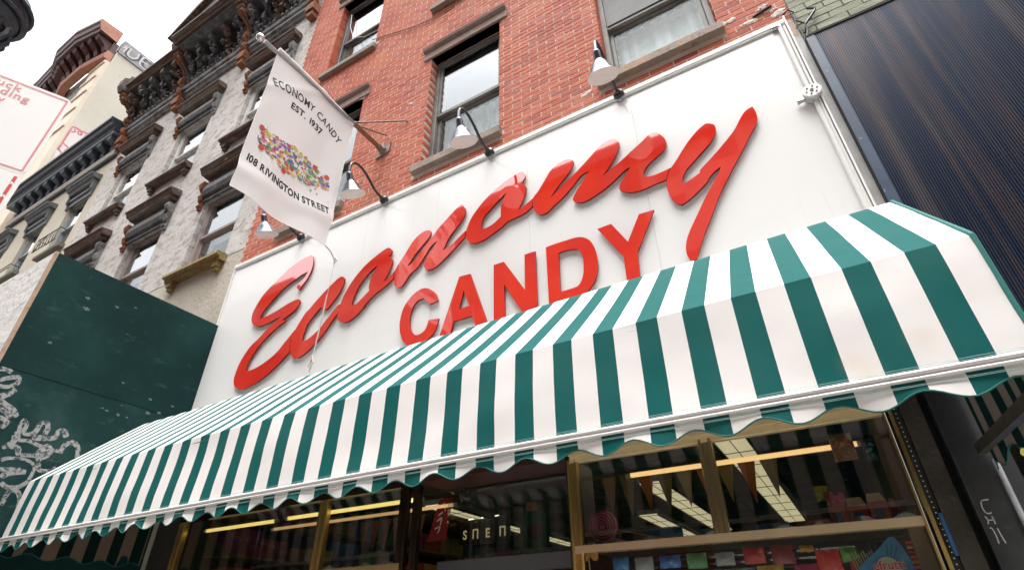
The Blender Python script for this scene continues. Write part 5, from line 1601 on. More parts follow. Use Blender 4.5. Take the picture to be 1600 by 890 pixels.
# swirl lollipop
lol = thing('swirl_lollipop', 'giant pink swirl lollipop on a thin stick behind the glass', 'lollipop', (-1.245, 0.2, 2.13))
pink = mat('pink candy', (0.80, 0.16, 0.22), 0.3, n=(8, (0.85, 0.36, 0.36), 0.45, 0.7))
LC = Vector((-1.245, 0.2, 2.13))
MB().lathe([(0, -0.018), (0.07, -0.016), (0.088, -0.006), (0.090, 0.0), (0.088, 0.010), (0, 0.014)], LC, 'Y', 36).build('disc', pink, lol, smooth=True)
sp = []
for k in range(150):
    a = k * 0.2
    r = 0.010 + 0.078 * k / 150
    sp.append(LC + Vector((r * math.cos(a), -0.019, r * math.sin(a))))
MB().tube(sp, 0.0045, 6).build('swirl', mat('dark pink candy', (0.36, 0.03, 0.07), 0.3), lol, smooth=True)
MB().tube([LC + Vector((0.07, 0, -0.02)), LC + Vector((0.34, 0.03, -0.085))], 0.004, 6).build('stick', mat('pale stick', (0.55, 0.45, 0.22), 0.6), lol)

# display shelf behind the lower rail with boxes
shelf = thing('display_shelf', 'glass display shelf just above the lower brass rail', 'shelf', (-0.5, 0.3, 2.0))
MB().box(-1.29, 0.20, 0.06, 0.42, 1.992, 2.000).build('board', mat('shelf board', (0.12, 0.09, 0.06), 0.5), shelf)
card = mat('orange card box', (0.42, 0.10, 0.03), 0.6, n=(16, (0.36, 0.03, 0.02), 0.5, 0.65))
card_b = mat('red card box', (0.36, 0.03, 0.025), 0.6, n=(16, (0.44, 0.16, 0.05), 0.5, 0.65))
kraft = mat('kraft flap', (0.36, 0.25, 0.16), 0.8)
bl_lab = mat('blue print', (0.05, 0.09, 0.22), 0.6)
for k, (x, w, h, m_c) in enumerate(((-0.235, 0.075, 0.045, card), (-0.155, 0.07, 0.05, card), (-0.078, 0.075, 0.10, card_b), (0.002, 0.078, 0.09, card_b), (0.085, 0.075, 0.10, card), (0.166, 0.03, 0.07, card_b))):
    t = thing('candy_box', ['low orange box at the left end of the row', 'low orange box with a blue print, second in the row', 'tall red box under the yellow packet', 'red box beside the pink bow', 'tall orange box with kraft flaps near the right post', 'narrow red box squeezed against the brown post'][k], 'box', (x, 0.15, 2.0), 'candy boxes on the display shelf')
    MB().box(x, x + w, 0.09, 0.19, 2.0015, 2.0 + h).build('carton', m_c, t)
    MB().box(x + w * 0.2, x + w * 0.7, 0.087, 0.0895, 2.0 + h * 0.25, 2.0 + h * 0.7).build('print', bl_lab, t)
    if h > 0.06:
        MB().prism([(x, 0.088, 2.0 + h), (x + w, 0.088, 2.0 + h), (x + w * 0.8, 0.075, 2.0 + h + 0.035), (x + w * 0.1, 0.075, 2.0 + h + 0.035)], (0, 0.002, 0)).build('flap', kraft, t)
bow = thing('ribbon_bow', 'crumpled pink ribbon bow on the box row', 'bow', (-0.03, 0.08, 2.12))
for s in (-1, 1):
    MB().blob((-0.03 + s * 0.018, 0.075, 2.125), (0.02, 0.012, 0.026), 4 + s, 0.9, 2).build('loop', mat('pink ribbon', (0.40, 0.03, 0.08), 0.4), bow, smooth=True)
MB().blob((-0.03, 0.072, 2.112), (0.009, 0.01, 0.012), 2, 0.3, 1).build('knot', mat('pink ribbon', (0, 0, 0)), bow)


def packet(name, label, cat, c, w, h, m_p, bits=None, seed=1):
    t = thing(name, label, cat, c)
    n, m2 = 8, 8
    vs, fs = [], []
    for sgn_ in (-1, 1):
        for i in range(n + 1):
            for j in range(m2 + 1):
                u, v = i / n, j / m2
                bul = math.sin(math.pi * u) * math.sin(math.pi * v)
                vs.append((c[0] + (u - 0.5) * w, c[1] + sgn_ * (0.018 * bul + 0.001) + 0.008 * noise.noise(Vector((u * 5 + seed, v * 5, sgn_))) * bul, c[2] + (v - 0.5) * h + 0.004 * noise.noise(Vector((u * 4, v * 3, seed)))))
    k = (n + 1) * (m2 + 1)
    for s in (0, 1):
        for i in range(n):
            for j in range(m2):
                a = s * k + i * (m2 + 1) + j
                fs.append((a, a + 1, a + m2 + 2, a + m2 + 1))
    MB().add(vs, fs).build('wrapper', m_p, t, smooth=True)
    for q, mm in enumerate(bits or []):
        bb = MB()
        for z in range(5):
            bb.blob((c[0] + R.uniform(-.33, .33) * w, c[1] - 0.022, c[2] + R.uniform(-.33, .33) * h), (R.uniform(.008, .015), .004, R.uniform(.006, .013)), z, 0.6, 1)
        bb.build('sweet', mm, t)
    return t


packet('candy_bag', 'clear bag of twisted pink and brown sweets hanging in the window', 'bag', (0.065, 0.13, 2.365), 0.10, 0.13, mat('clear film over sweets', (0.30, 0.13, 0.06), 0.2, n=(18, (0.50, 0.42, 0.25), 0.5, 0.6)), [mat('pink sweet', (0.55, 0.12, 0.12), 0.4), mat('tan sweet', (0.45, 0.33, 0.18), 0.4)], 2)
packet('candy_bag', 'teal bag hanging in the dark corner by the right post', 'bag', (0.175, 0.14, 2.345), 0.06, 0.11, mat('teal film', (0.02, 0.045, 0.05), 0.2, n=(22, (0.06, 0.13, 0.15), 0.55, 0.65)), [mat('teal sweet', (0.10, 0.30, 0.32), 0.4)], 5)
packet('candy_packet', 'yellow cellophane packet standing over the box row', 'packet', (-0.085, 0.12, 2.165), 0.06, 0.07, mat('yellow film', (0.34, 0.30, 0.03), 0.2, n=(14, (0.12, 0.10, 0.03), 0.5, 0.65)), [], 7)
for k, (x, z, w, h, c, lb) in enumerate(((-0.92, 2.06, 0.20, 0.10, (0.04, 0.20, 0.52), 'blue packet beside the pink lollipop'), (-0.66, 2.045, 0.14, 0.08, (0.05, 0.24, 0.55), 'blue packet left of the pale mullion'), (-0.36, 2.05, 0.16, 0.07, (0.05, 0.15, 0.40), 'dark blue packet behind the orange boxes'),
                                  (-0.80, 2.03, 0.09, 0.05, (0.22, 0.06, 0.20), 'small purple packet with a gold twist'))):
    packet('candy_packet', lb, 'packet', (x, 0.30, z), w, h, mat('packet film %d' % k, c, 0.25, n=(12, tuple(q * 0.5 for q in c), 0.5, 0.7)), [], 9 + k)

# lower window: wire rack with goods, pointed blue card
rack = thing('wire_rack', 'black wire display rack below the lower brass rail', 'rack', (-0.5, 0.3, 1.9))
bk = MB()
for k in range(14):
    x = -1.22 + k * 0.105
    bk.tube([(x, 0.22, 1.60), (x, 0.22, 1.965)], 0.004, 5)
MB_r = bk
for z in (1.955, 1.88, 1.80, 1.72):
    bk.tube([(-1.24, 0.216, z), (0.19, 0.216, z)], 0.0035, 5)
bk.build('grid', black_metal, rack)
for k in range(3):
    MB().box(-1.22, -0.02, 0.235 + 0.02 * k, 0.25 + 0.02 * k, 1.935 - 0.03 * k, 1.945 - 0.03 * k).build('rail', mat('bright chrome rail', (0.55, 0.56, 0.62), 0.15, 0.9), rack)
goods = [(-0.46, 1.925, 0.10, 0.07, (0.45, 0.03, 0.03), 'red and white striped packet hanging on the wire rack'), (-0.33, 1.92, 0.10, 0.08, (0.22, 0.02, 0.02), 'dark red packet with white bars on the wire rack'), (-0.14, 1.88, 0.10, 0.10, (0.55, 0.04, 0.03), 'bright red packet near the blue fan card'),
         (-0.05, 1.905, 0.07, 0.06, (0.10, 0.28, 0.04), 'green topped packet beside the red one'), (-0.60, 1.92, 0.09, 0.06, (0.30, 0.30, 0.30), 'grey packet at the left of the wire rack'), (-0.22, 1.94, 0.06, 0.03, (0.42, 0.20, 0.04), 'small orange packet above the red ones'), (0.0, 1.84, 0.12, 0.10, (0.36, 0.03, 0.03), 'crimson packet at the bottom edge below the green one')]
goods += [(-1.15, 1.93, 0.09, 0.06, (0.05, 0.22, 0.50), 'bright blue packet at the far left of the wire rack'), (-1.02, 1.92, 0.10, 0.07, (0.34, 0.36, 0.38), 'silver packet second from the left of the wire rack'),
          (-0.88, 1.925, 0.11, 0.06, (0.05, 0.16, 0.42), 'deep blue packet third from the left of the wire rack'), (-0.74, 1.92, 0.10, 0.07, (0.10, 0.28, 0.12), 'dull green packet left of the grey one on the wire rack'),
          (-0.40, 1.84, 0.12, 0.08, (0.50, 0.30, 0.05), 'amber packet on the lower row under the striped one'), (-0.24, 1.84, 0.11, 0.07, (0.42, 0.03, 0.10), 'magenta packet on the lower row under the dark red one')]
for k, (x, z, w, h, c, lb) in enumerate(goods):
    packet('candy_packet', lb, 'packet', (x, 0.17, z), w, h, mat('goods film %d' % k, c, 0.25, n=(20, tuple(min(1, q * 1.4 + 0.12) for q in c), 0.55, 0.7)), [], 20 + k)
fan = thing('header_card', 'pointed blue card printed with red efrutti lettering', 'card', (0.10, 0.14, 1.86))
CY = 0.13
MB().prism([(0.118, CY, 1.955), (0.142, CY, 1.958), (0.158, CY, 1.93), (0.185, CY, 1.83), (0.19, CY, 1.74), (-0.03, CY, 1.74), (-0.03, CY, 1.845), (0.02, CY, 1.88), (0.07, CY, 1.915)], (0, 0.004, 0)).build('card', mat('blue card', (0.03, 0.20, 0.36), 0.5, n=(16, (0.06, 0.32, 0.50), 0.5, 0.65)), fan)
rays = MB()
for k in range(14):
    a = math.radians(30 + k * 10)
    c0 = Vector((0.085, CY - 0.0008, 1.82))
    p0 = c0 + Vector((math.cos(a), 0, math.sin(a))) * 0.055
    L_ = 0.115 if 50 < math.degrees(a) < 85 else 0.07
    p1 = c0 + Vector((math.cos(a), 0, math.sin(a))) * (L_ if math.degrees(a) < 95 else 0.068)
    s_ = Vector((-math.sin(a), 0, math.cos(a))) * 0.0022
    rays.add([p0 - s_, p0 + s_, p1 + s_ * 1.6, p1 - s_ * 1.6], [(0, 1, 2, 3)])
rays.build('ray', mat('dark blue rays', (0.012, 0.08, 0.20), 0.5), fan)
MB().lathe([(0.046, 0), (0.046, -0.002), (0, -0.002)], (0.085, CY - 0.001, 1.835), 'Y', 24).build('halo', mat('pale halo', (0.45, 0.44, 0.32), 0.5), fan)
v, f = text_shape('efrutti', 0.050, 0.0022, 'CENTER')
v2, f2 = text_shape('efrutti', 0.050, 0.0006, 'CENTER')
MB().add([(0.088 + x * 0.98, CY - 0.0045, 1.832 + y) for x, y, z in v], f).build('lettering', mat('white print', (0.6, 0.6, 0.6), 0.5), fan)
MB().add([(0.088 + x * 0.98, CY - 0.0060, 1.832 + y) for x, y, z in v2], f2).build('lettering', mat('red print', (0.50, 0.02, 0.02), 0.5), fan)
for k in range(2):
    t = thing('candy_roll', ['column of red and orange candy rolls right of the blue card', 'bundle of pale green candy sticks left of the blue card'][k], 'candy', (0.19, 0.12, 1.8))
    for q in range(8 if k == 0 else 9):
        if k == 0:
            MB().lathe([(0, -0.028), (0.008, -0.028), (0.008, 0.028), (0, 0.028)], (0.205, 0.11, 1.93 - q * 0.019), 'X', 10).build('roll', mat('roll wrap %d' % (q % 3), [(0.40, 0.03, 0.02), (0.42, 0.14, 0.03), (0.30, 0.02, 0.02)][q % 3], 0.4), t)
        else:
            x = -0.03 + q * 0.011
            MB().tube([(x, 0.15, 1.80), (x - 0.018, 0.14, 1.90 + 0.006 * (q % 3))], 0.0035, 6).build('stick', mat('pale green stick', (0.26, 0.28, 0.14), 0.5), t)
# gold trophy-like lollipop at the left of the rail
gl_ = thing('heart_lollipop', 'amber heart lollipop hanging by the brass mullion', 'lollipop', (-1.41, 0.05, 1.99))
MB().blob((-1.32, 0.06, 1.985), (0.035, 0.012, 0.045), 3, 0.3, 3).blob((-1.26, 0.06, 1.985), (0.030, 0.012, 0.042), 5, 0.3, 3).build('sweet', mat('amber candy', (0.50, 0.22, 0.03), 0.25), gl_, smooth=True)
MB().tube([(-1.29, 0.06, 1.95), (-1.285, 0.06, 1.80)], 0.004, 6).build('stick', mat('pale stick', (0, 0, 0)), gl_)

# above the door: hanging banner, letters, green figure sign
ban = thing('red_banner', 'dark red banner with white print hanging left of the door', 'banner', (-2.75, 0.5, 2.3))
MB().prism([(-2.62, 0.45, 2.47), (-2.50, 0.45, 2.48), (-2.55, 0.46, 2.20), (-2.72, 0.46, 2.19)], (0, 0.004, 0)).build('cloth', mat('red cloth', (0.26, 0.012, 0.018), 0.7), ban)
gm = MB()
strokes(gm, [[(-2.60, 2.42), (-2.57, 2.44), (-2.56, 2.38)], [(-2.62, 2.36), (-2.58, 2.38)], [(-2.63, 2.32), (-2.59, 2.34), (-2.60, 2.29)], [(-2.65, 2.27), (-2.60, 2.28), (-2.62, 2.24)]], 0.012, lambda x, z: (x, 0.449, z), (0, -0.002, 0))
gm.build('lettering', mat('white print', (0, 0, 0)), ban)
lt = thing('letter_board', 'black board with cream capitals seen over the door', 'sign', (-2.3, 0.6, 2.25))
MB().box(-2.53, -2.10, 0.60, 0.61, 2.17, 2.33).build('board', black_metal, lt)
for k, (ch, x) in enumerate((('S', -2.50), ('\u041f', -2.42), ('E', -2.305), ('\u041f', -2.19))):
    v, f = text_shape(ch, 0.085, 0.002)
    MB().add([(x + a * 0.95, 0.5985, 2.205 + b) for a, b, c in v], f).build('letter', mat('cream letter', (0.62, 0.55, 0.33), 0.5, emit=((0.9, 0.75, 0.4), 0.10)), lt)
MB().tube([(-2.45, 0.595, 2.335), (-2.41, 0.595, 2.338)], 0.004, 6).tube([(-2.34, 0.595, 2.337), (-2.325, 0.595, 2.339)], 0.004, 6).tube([(-2.22, 0.595, 2.34), (-2.19, 0.595, 2.342)], 0.004, 6).build('pin_light', mat('bright strip', (0.8, 0.8, 0.7), 0.4, emit=((1, 0.9, 0.7), 0.6)), lt)
gf = thing('green_sign', 'round topped green sign with a red centre in the door transom', 'sign', (-1.72, 0.5, 2.25))
MB().prism([(-2.00 + 0.12 + 0.11 * math.cos(a), 0.55, 2.24 + 0.10 * math.sin(a)) for a in [i * math.pi / 12 for i in range(13)]] + [(-1.99, 0.55, 2.05), (-1.77, 0.55, 2.05)], (0, 0.008, 0)).build('board', mat('bottle green', (0.012, 0.085, 0.03), 0.5), gf)
MB().lathe([(0.055, 0), (0.05, -0.006), (0, -0.006)], (-1.88, 0.548, 2.20), 'Y', 20).build('disc', mat('dark red disc', (0.13, 0.01, 0.012), 0.5), gf)
MB().box(-1.935, -1.855, 0.545, 0.55, 2.335, 2.39).build('tag', mat('orange tag', (0.30, 0.12, 0.05), 0.6), gf)

# ------------------------------------------------------------------ flag on its pole
FLX = -3.33
fl = thing('flagpole', 'wooden flagpole with a silver ball tip projecting over the sign', 'flagpole', (FLX, 0, 6.13))
MB().tube([(FLX, -0.03, 6.125), (FLX, -0.46, 6.118)], 0.026, 14).build('staff', mat('varnished wood', (0.20, 0.10, 0.045), 0.5, n=(12, (0.12, 0.06, 0.03), 0.45, 0.7, (1, 0.2, 1))), fl, smooth=True)
MB().tube([(FLX, -0.46, 6.118), (FLX, -1.57, 6.085)], 0.020, 14).build('staff', mat('grey pole', (0.30, 0.30, 0.30), 0.35, 0.5), fl, smooth=True, label='silver outer half of the pole')
MB().lathe([(0.0, -0.038), (0.018, -0.034), (0.033, -0.018), (0.038, 0), (0.033, 0.018), (0.018, 0.034), (0.0, 0.038)], (FLX, -1.612, 6.082), 'Z', 20).build('ball', mat('silver ball', (0.68, 0.68, 0.66), 0.25, 0.7), fl, smooth=True)
MB().prism([(FLX - 0.10, -0.004, 6.04), (FLX + 0.09, -0.004, 6.07), (FLX + 0.10, -0.004, 6.22), (FLX + 0.02, -0.004, 6.22)], (0, -0.012, 0)).lathe([(0.05, 0.0), (0.045, -0.03), (0.034, -0.05), (0.034, -0.09)], (FLX, -0.01, 6.125), 'Y', 16).build('bracket', mat('rusty plate', (0.20, 0.15, 0.13), 0.6, 0.4, n=(14, (0.30, 0.27, 0.26), 0.5, 0.7)), fl)
MB().tube([(FLX, -0.47, 6.13), (FLX + 0.02, -0.43, 6.15), (-3.04, -0.02, 6.43), (-3.035, 0.0, 6.432)], 0.009, 8).tube([(FLX, -0.40, 6.14), (-3.30, -0.02, 6.34)], 0.008, 8).build('stay', mat('rusty stay rod', (0.17, 0.12, 0.11), 0.6, 0.3), fl)
flag = thing('shop_flag', 'white flag lettered with the shop name and address, hanging from the pole', 'flag', (FLX, -0.95, 6.1))


def flag_pt(y, z, off=0.0):
    """point of the cloth at street distance y and height z"""
    u = (y + 1.43) / 0.97
    v = (6.10 - z) / 1.62
    x = FLX + 0.022 * math.sin(u * 4.6 + v * 2.2 + 0.5) * (0.35 + v) + 0.012 * math.sin(u * 11 + v * 6)* v + 0.035 * max(0, v - 0.75) * math.sin(u * 8 + 1)
    x += 0.020 * math.exp(-((v - 0.90 + 0.10 * u) / 0.05) ** 2) + 0.012 * math.exp(-((u * 0.8 + v * 1.4 - 0.42) / 0.05) ** 2)
    return (x + off, y, z)


nu, nvv = 50, 76
vs, fs = [], []
for i in range(nu + 1):
    u = i / nu
    for j in range(nvv + 1):
        v = j / nvv
        ytop = -1.43 + 0.975 * u
        ybot = -1.435 + 0.935 * u
        zt_ = 6.128 + 0.012 * (1 - u) - 0.012 * u
        zb_ = 4.455 + 0.055 * u + 0.015 * math.sin(u * 5)
        y = ytop + (ybot - ytop) * v
        z = zt_ + (zb_ - zt_) * v
        vs.append(flag_pt(y, z))
for i in range(nu):
    for j in range(nvv):
        a = i * (nvv + 1) + j
        fs.append((a, a + 1, a + nvv + 2, a + nvv + 1))
cloth = bpy.data.materials.new('flag cloth')
cloth.use_nodes = True
t_ = cloth.node_tree
b_ = t_.nodes['Principled BSDF']
b_.inputs['Base Color'].default_value = (0.78, 0.76, 0.75, 1)
b_.inputs['Roughness'].default_value = 0.8
tl_ = t_.nodes.new('ShaderNodeBsdfTranslucent')
tl_.inputs[0].default_value = (0.75, 0.73, 0.72, 1)
tp_ = t_.nodes.new('ShaderNodeBsdfTransparent')
m1_ = t_.nodes.new('ShaderNodeMixShader')
m1_.inputs[0].default_value = 0.28
m2_ = t_.nodes.new('ShaderNodeMixShader')
m2_.inputs[0].default_value = 0.05
t_.links.new(b_.outputs[0], m1_.inputs[1])
t_.links.new(tl_.outputs[0], m1_.inputs[2])
t_.links.new(m1_.outputs[0], m2_.inputs[1])
t_.links.new(tp_.outputs[0], m2_.inputs[2])
t_.links.new(m2_.outputs[0], t_.nodes['Material Output'].inputs[0])
MB().add(vs, fs).build('cloth', cloth, flag, smooth=True, fixn=False)
# sewn edges
hem = mat('flag hem', (0.74, 0.72, 0.71), 0.8)
e = MB()
e.tube([vs[i * (nvv + 1)] for i in range(nu + 1)], 0.024, 8)
e.tube([vs[i * (nvv + 1) + nvv] for i in range(nu + 1)], 0.004, 5)
e.tube([vs[j] for j in range(nvv + 1)], 0.0035, 5).tube([vs[nu * (nvv + 1) + j] for j in range(nvv + 1)], 0.0035, 5)
e.build('hem', hem, flag, smooth=True)
ink = mat('black flag print', (0.012, 0.012, 0.014), 0.8)


def flag_text(body, size, fn, spread, bold=0.002):
    """letters set one by one along fn(t) -> (y, z, angle)"""
    ws = []
    for ch in body:
        if ch == ' ':
            ws.append(0.33 * size)
            continue
        v, f = text_shape(ch, size, bold)
        ws.append(max(p[0] for p in v) + 0.07 * size)
    tot = sum(ws)
    k = spread / tot
    x = 0
    mb = MB()
    for ch, w in zip(body, ws):
        if ch != ' ':
            v, f = text_shape(ch, size, bold)
            y0, z0, a = fn((x + w * 0.5) / tot)
            ca, sa = math.cos(a), math.sin(a)
            mb.add([flag_pt(y0 + ((p[0] - w / 2 / k * k) * k) * ca - p[1] * sa, z0 + ((p[0] - w / 2) * k) * sa + p[1] * ca, 0.0022) for p in v], f)
        x += w
    return mb.build('lettering', ink, flag, fixn=False)


def arc1(t):
    y = -1.375 + 0.80 * t
    z = 5.640 + 0.155 * math.sin(math.pi * (0.10 + 0.80 * t)) - 0.010 + 0.02 * t
    return y, z, math.atan2(0.155 * math.pi * 0.8 * math.cos(math.pi * (0.10 + 0.80 * t)), 0.80)


flag_text('ECONOMY CANDY', 0.126, arc1, 0.855, 0.0018)
flag_text('EST. 1937', 0.108, lambda t: (-1.165 + 0.385 * t, 5.622 + 0.016 * math.sin(math.pi * t), 0.0), 0.40, 0.0034)
flag_text('108 RIVINGTON STREET', 0.108, lambda t: (-1.395 + 0.865 * t, 4.775 - 0.030 * math.sin(math.pi * t) + 0.045 * t, -0.109 * math.cos(math.pi * t) + 0.052), 0.885, 0.0040)
# printed heap of sweets
cols = [(0.60, 0.03, 0.03), (0.65, 0.45, 0.04), (0.06, 0.12, 0.50), (0.08, 0.35, 0.08), (0.60, 0.15, 0.22), (0.62, 0.55, 0.10), (0.25, 0.08, 0.40), (0.65, 0.25, 0.05), (0.70, 0.62, 0.30)]
rf_ = random.Random(11)
prints = [MB() for _ in cols]
lay = 0


def dot(y, z, r, ci, ry=1.0, off=0.0):
    global lay
    lay += 1
    n = 10
    o_ = 0.0022 + off + lay * 0.000008
    prints[ci].add([flag_pt(y, z, o_)] + [flag_pt(y + r * math.cos(2 * math.pi * k / n), z + r * ry * math.sin(2 * math.pi * k / n), o_) for k in range(n)], [(0, k + 1, (k + 1) % n + 1) for k in range(n)])


for k in range(300):
    t = rf_.random()
    yc = -1.34 + 0.74 * t
    zc = 5.10 - 0.02 * math.sin(t * 6) + 0.02 * t
    hw = 0.13 * math.sin(math.pi * (0.12 + 0.80 * t)) + 0.02
    dot(yc + rf_.uniform(-.02, .02), zc + rf_.uniform(-hw, hw), rf_.uniform(0.008, 0.024), rf_.randrange(9), rf_.uniform(0.5, 1))
for (y, z) in ((-1.345, 5.17), (-0.758, 5.236), (-1.30, 4.98), (-0.62, 5.22), (-1.05, 4.94)):
    dot(y, z, 0.028, 0, 1.0, 0.002)
for k in range(34):
    dot(rf_.uniform(-1.38, -0.56), 5.10 + rf_.uniform(-0.17, 0.19), rf_.uniform(0.005, 0.012), rf_.choice([0, 4, 0, 1, 3]), 0.7)
for ci, pb in enumerate(prints):
    pb.build('printed_sweets', mat('flag print %d' % ci, tuple(0.75 * q + 0.03 for q in cols[ci]), 0.8), flag, fixn=False, kind='stuff')
for (y, z) in ((-1.30, 5.07), (-0.98, 5.10), (-0.80, 5.06)):
    pts = [flag_pt(y + 0.055 * math.cos(a), z + 0.055 * math.sin(a), 0.0045) for a in [math.pi + i * math.pi / 8 for i in range(9)]]
    MB().tube(pts, 0.004, 4).build('printed_rim', mat('flag blue print', (0.07, 0.13, 0.42), 0.8), flag)
# halyard dropping from the lower corner to the awning
hal = thing('halyard', 'white rope hanging from the lower corner of the flag to the awning', 'rope', (FLX, -0.5, 4.5))
rope = mat('white rope', (0.50, 0.47, 0.44), 0.8)
MB().tube([(FLX, -0.50, 4.52), (FLX + 0.005, -0.42, 4.49), (FLX, -0.36, 4.44), (FLX, -0.355, 4.40)], 0.006, 6).build('cord', rope, hal)
MB().tube([(FLX, -0.355, 4.41), (FLX + 0.004, -0.36, 3.9), (FLX, -0.37, 3.50)], 0.0022, 5).build('cord', mat('thin grey line', (0.40, 0.39, 0.37), 0.8), hal)
MB().tube([(FLX, -0.36, 4.07), (FLX, -0.375, 3.52), (FLX, -0.38, 3.34)], 0.0042, 6).build('cord', rope, hal, label='thicker lower length of rope')
MB().tube([(FLX, -0.385, 3.49), (FLX + 0.03, -0.385, 3.43), (FLX + 0.015, -0.385, 3.37), (FLX - 0.02, -0.385, 3.40), (FLX, -0.385, 3.46)], 0.006, 6).build('knot', rope, hal)
MB().tube([(FLX - 0.04, -0.36, 4.43), (FLX, -0.35, 4.40), (FLX + 0.03, -0.35, 4.43), (FLX + 0.015, -0.35, 4.46), (FLX - 0.01, -0.35, 4.43), (FLX + 0.01, -0.35, 4.36)], 0.005, 6).build('hook', steel, hal)

# ------------------------------------------------------------------ bent hook and cables at the sign corner
hk = thing('steel_hook', 'bent black rod sticking out of the wall above the blue shutter', 'hook', (0.70, 0, 5.20))
MB().tube([(0.672, -0.01, 5.13), (0.70, -0.02, 5.20), (0.775, -0.03, 5.27), (0.79, -0.03, 5.30), (0.745, -0.03, 5.335)], 0.009, 8).build('rod', black_metal, hk)
cbl = MB()
cbl.tube([(0.60, -0.01, 5.40), (0.64, -0.02, 5.42), (0.67, -0.02, 5.36), (0.66, -0.02, 5.27), (0.70, -0.02, 5.20), (0.69, -0.02, 5.12), (0.67, -0.02, 5.06)], 0.006, 6)
cbl.tube([(0.64, -0.01, 5.38), (0.655, -0.02, 5.30), (0.64, -0.02, 5.2), (0.66, -0.02, 5.1), (0.655, -0.02, 5.0)], 0.004, 6)
cbl.tube([(0.42, -0.005, 5.53), (0.50, -0.01, 5.545), (0.56, -0.012, 5.555)], 0.010, 6)
tag(cbl.build('cable', black_metal), 'tangle of black cables at the top right corner of the sign', 'cable')

# ------------------------------------------------------------------ kerbside loading sign, upper left
ts = thing('loading_sign', 'white kerbside sign with a pink border reading Truck Loading Only', 'sign', (-2.6, -2.8, 3.4))
SD = Vector((0.42, 0.9075, 0))
SN = Vector((0.9075, -0.42, 0))
TR = Vector((-2.468, -2.591, 3.62))
swh = mat('reflective white sheet', (0.80, 0.785, 0.765), 0.45)
spk = mat('faded pink print', (0.66, 0.21, 0.24), 0.5, n=(14, (0.70, 0.28, 0.30), 0.45, 0.7))


def sp_(s, z, o=0.0):
    return TR + SD * s + Vector((0, 0, z)) + SN * o


def sign_plate(z0, z1, name, tilt=0.0):
    r = 0.03
    pts = []
    for (cx, cz, a0) in ((-r, z1 - r, 0), (-0.46 + r, z1 - r, 90), (-0.46 + r, z0 + r, 180), (-r, z0 + r, 270)):
        for k in range(5):
            a = math.radians(a0 + k * 22.5)
            pts.append(sp_(cx + r * math.cos(a), cz + r * math.sin(a)))
    o = MB().prism(pts, -SN * 0.003).build(name, swh, ts)
    return o


def bar(mb, s0, z0, s1, z1, w):
    a, b = sp_(s0, z0, 0.0012), sp_(s1, z1, 0.0012)
    d = (b - a).normalized()
    n_ = d.cross(SN) * w / 2
    mb.add([a - n_, a + n_, b + n_, b - n_], [(0, 1, 2, 3)])


sign_plate(-0.452, 0.0, 'plate')
bd = MB()
IN = 0.016
bar(bd, -0.46 + IN, -IN, -IN + 0.003, -IN, 0.0065)
bar(bd, -IN, -IN + 0.003, -IN, -0.452 + IN, 0.0065)
bar(bd, -IN, -0.452 + IN, -0.46 + IN, -0.452 + IN, 0.0065)
bar(bd, -0.46 + IN, -0.452 + IN, -0.46 + IN, -IN, 0.0065)
bd.build('border', spk, ts, fixn=False)
lm = MB()
for body, zb_, sc_ in (('Truck', -0.062, -0.235), ('Loading', -0.103, -0.215), ('Only', -0.146, -0.245)):
    v, f = text_shape(body, 0.052, 0.0006, 'CENTER', 1.12)
    lm.add([sp_(sc_ + p[0], zb_ + p[1], 0.0014) for p in v], f)
lm.build('lettering', spk, ts, fixn=False)
ts2 = thing('lower_sign', 'white kerbside sign with a broken red border under the loading sign', 'sign', (-2.6, -2.8, 2.9))
keep = ts
ts = ts2
sign_plate(-0.90, -0.458, 'plate')
bd = MB()
sr = mat('red print', (0, 0, 0))
red2 = mat('bright red print', (0.60, 0.06, 0.05), 0.5)
z = -0.47
for (a, b) in ((-0.470, -0.500), (-0.512, -0.565), (-0.578, -0.64), (-0.65, -0.70), (-0.71, -0.88)):
    bar(bd, -0.022, a, -0.022, b, 0.011)
bd.build('border', red2, ts2, fixn=False)
rv = MB()
for zz in (-0.506, -0.572, -0.645):
    rv.lathe([(0.004, 0), (0.003, -0.002), (0, -0.002)], sp_(-0.022, zz, 0.002), 'Y', 8)
rv.build('rivet', steel, ts2)
pole = thing('sign_post', 'grey steel post carrying the kerbside signs', 'post', (-2.6, -2.8, 0))
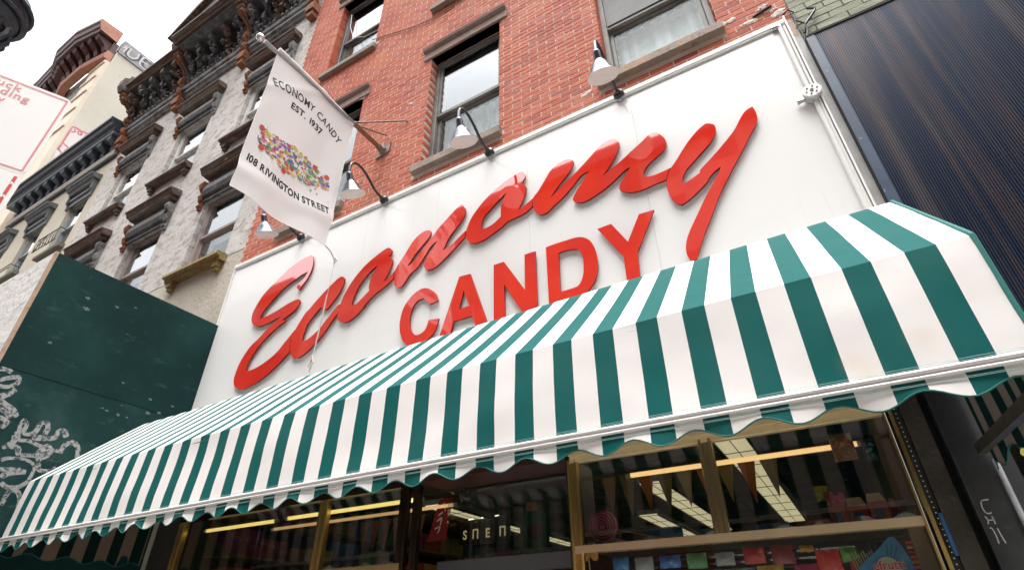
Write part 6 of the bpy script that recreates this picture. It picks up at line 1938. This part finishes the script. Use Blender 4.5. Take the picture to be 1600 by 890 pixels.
c0 = sp_(-0.23, 0) - SN * 0.035
MB().box(c0.x - 0.02, c0.x + 0.02, c0.y - 0.02, c0.y + 0.02, 0.0, 3.57).build('post', steel, pole)

# ------------------------------------------------------------------ cast iron street lamp, top left corner
sl = thing('street_lamp', 'dark cast iron street lamp head cutting the top left corner', 'street lamp', (-4.06, -2.98, 0))
iron = mat('blue black cast iron', (0.012, 0.016, 0.024), 0.35, n=(9, (0.03, 0.04, 0.055), 0.5, 0.7), bump=(14, 0.3))
lc = (-4.07, -2.965, 0)
MB().lathe([(0.16, 0.0), (0.16, 0.25), (0.12, 0.35), (0.10, 0.9), (0.065, 1.1), (0.050, 4.55), (0.055, 4.66)], lc, 'Z', 20).build('post', iron, sl, smooth=True)
MB().lathe([(0.055, 4.662), (0.075, 4.69), (0.065, 4.73), (0.085, 4.78), (0.105, 4.80), (0.110, 4.83), (0.09, 4.85), (0.10, 4.87)], lc, 'Z', 24).build('collar', iron, sl, smooth=True)
cap_ = MB().lathe([(0.10, 4.872), (0.13, 4.90), (0.155, 4.955), (0.165, 5.01), (0.150, 5.06), (0.135, 5.07), (0.150, 5.10), (0.19, 5.14), (0.215, 5.20), (0.215, 5.27), (0.19, 5.34), (0.12, 5.40), (0.05, 5.55), (0.02, 5.8), (0, 5.85)], lc, 'Z', 28)
cap_.build('capital', iron, sl, smooth=True)
lf = MB()
for k in range(14):
    a = k * 2 * math.pi / 14
    lf.tube([(lc[0] + r * math.cos(a), lc[1] + r * math.sin(a), z) for r, z in ((0.10, 4.88), (0.155, 4.93), (0.182, 5.0), (0.175, 5.05), (0.20, 5.06))], [0.012, 0.02, 0.022, 0.018, 0.008], 6)
lf.build('leaf', iron, sl, smooth=True)
for r, z, t in ((0.10, 4.865, 0.016), (0.145, 5.078, 0.014), (0.212, 5.16, 0.020), (0.218, 5.26, 0.018)):
    MB().tube([(lc[0] + r * math.cos(a), lc[1] + r * math.sin(a), z) for a in [i * math.pi / 14 for i in range(29)]], t, 6).build('ring', iron, sl, smooth=True)
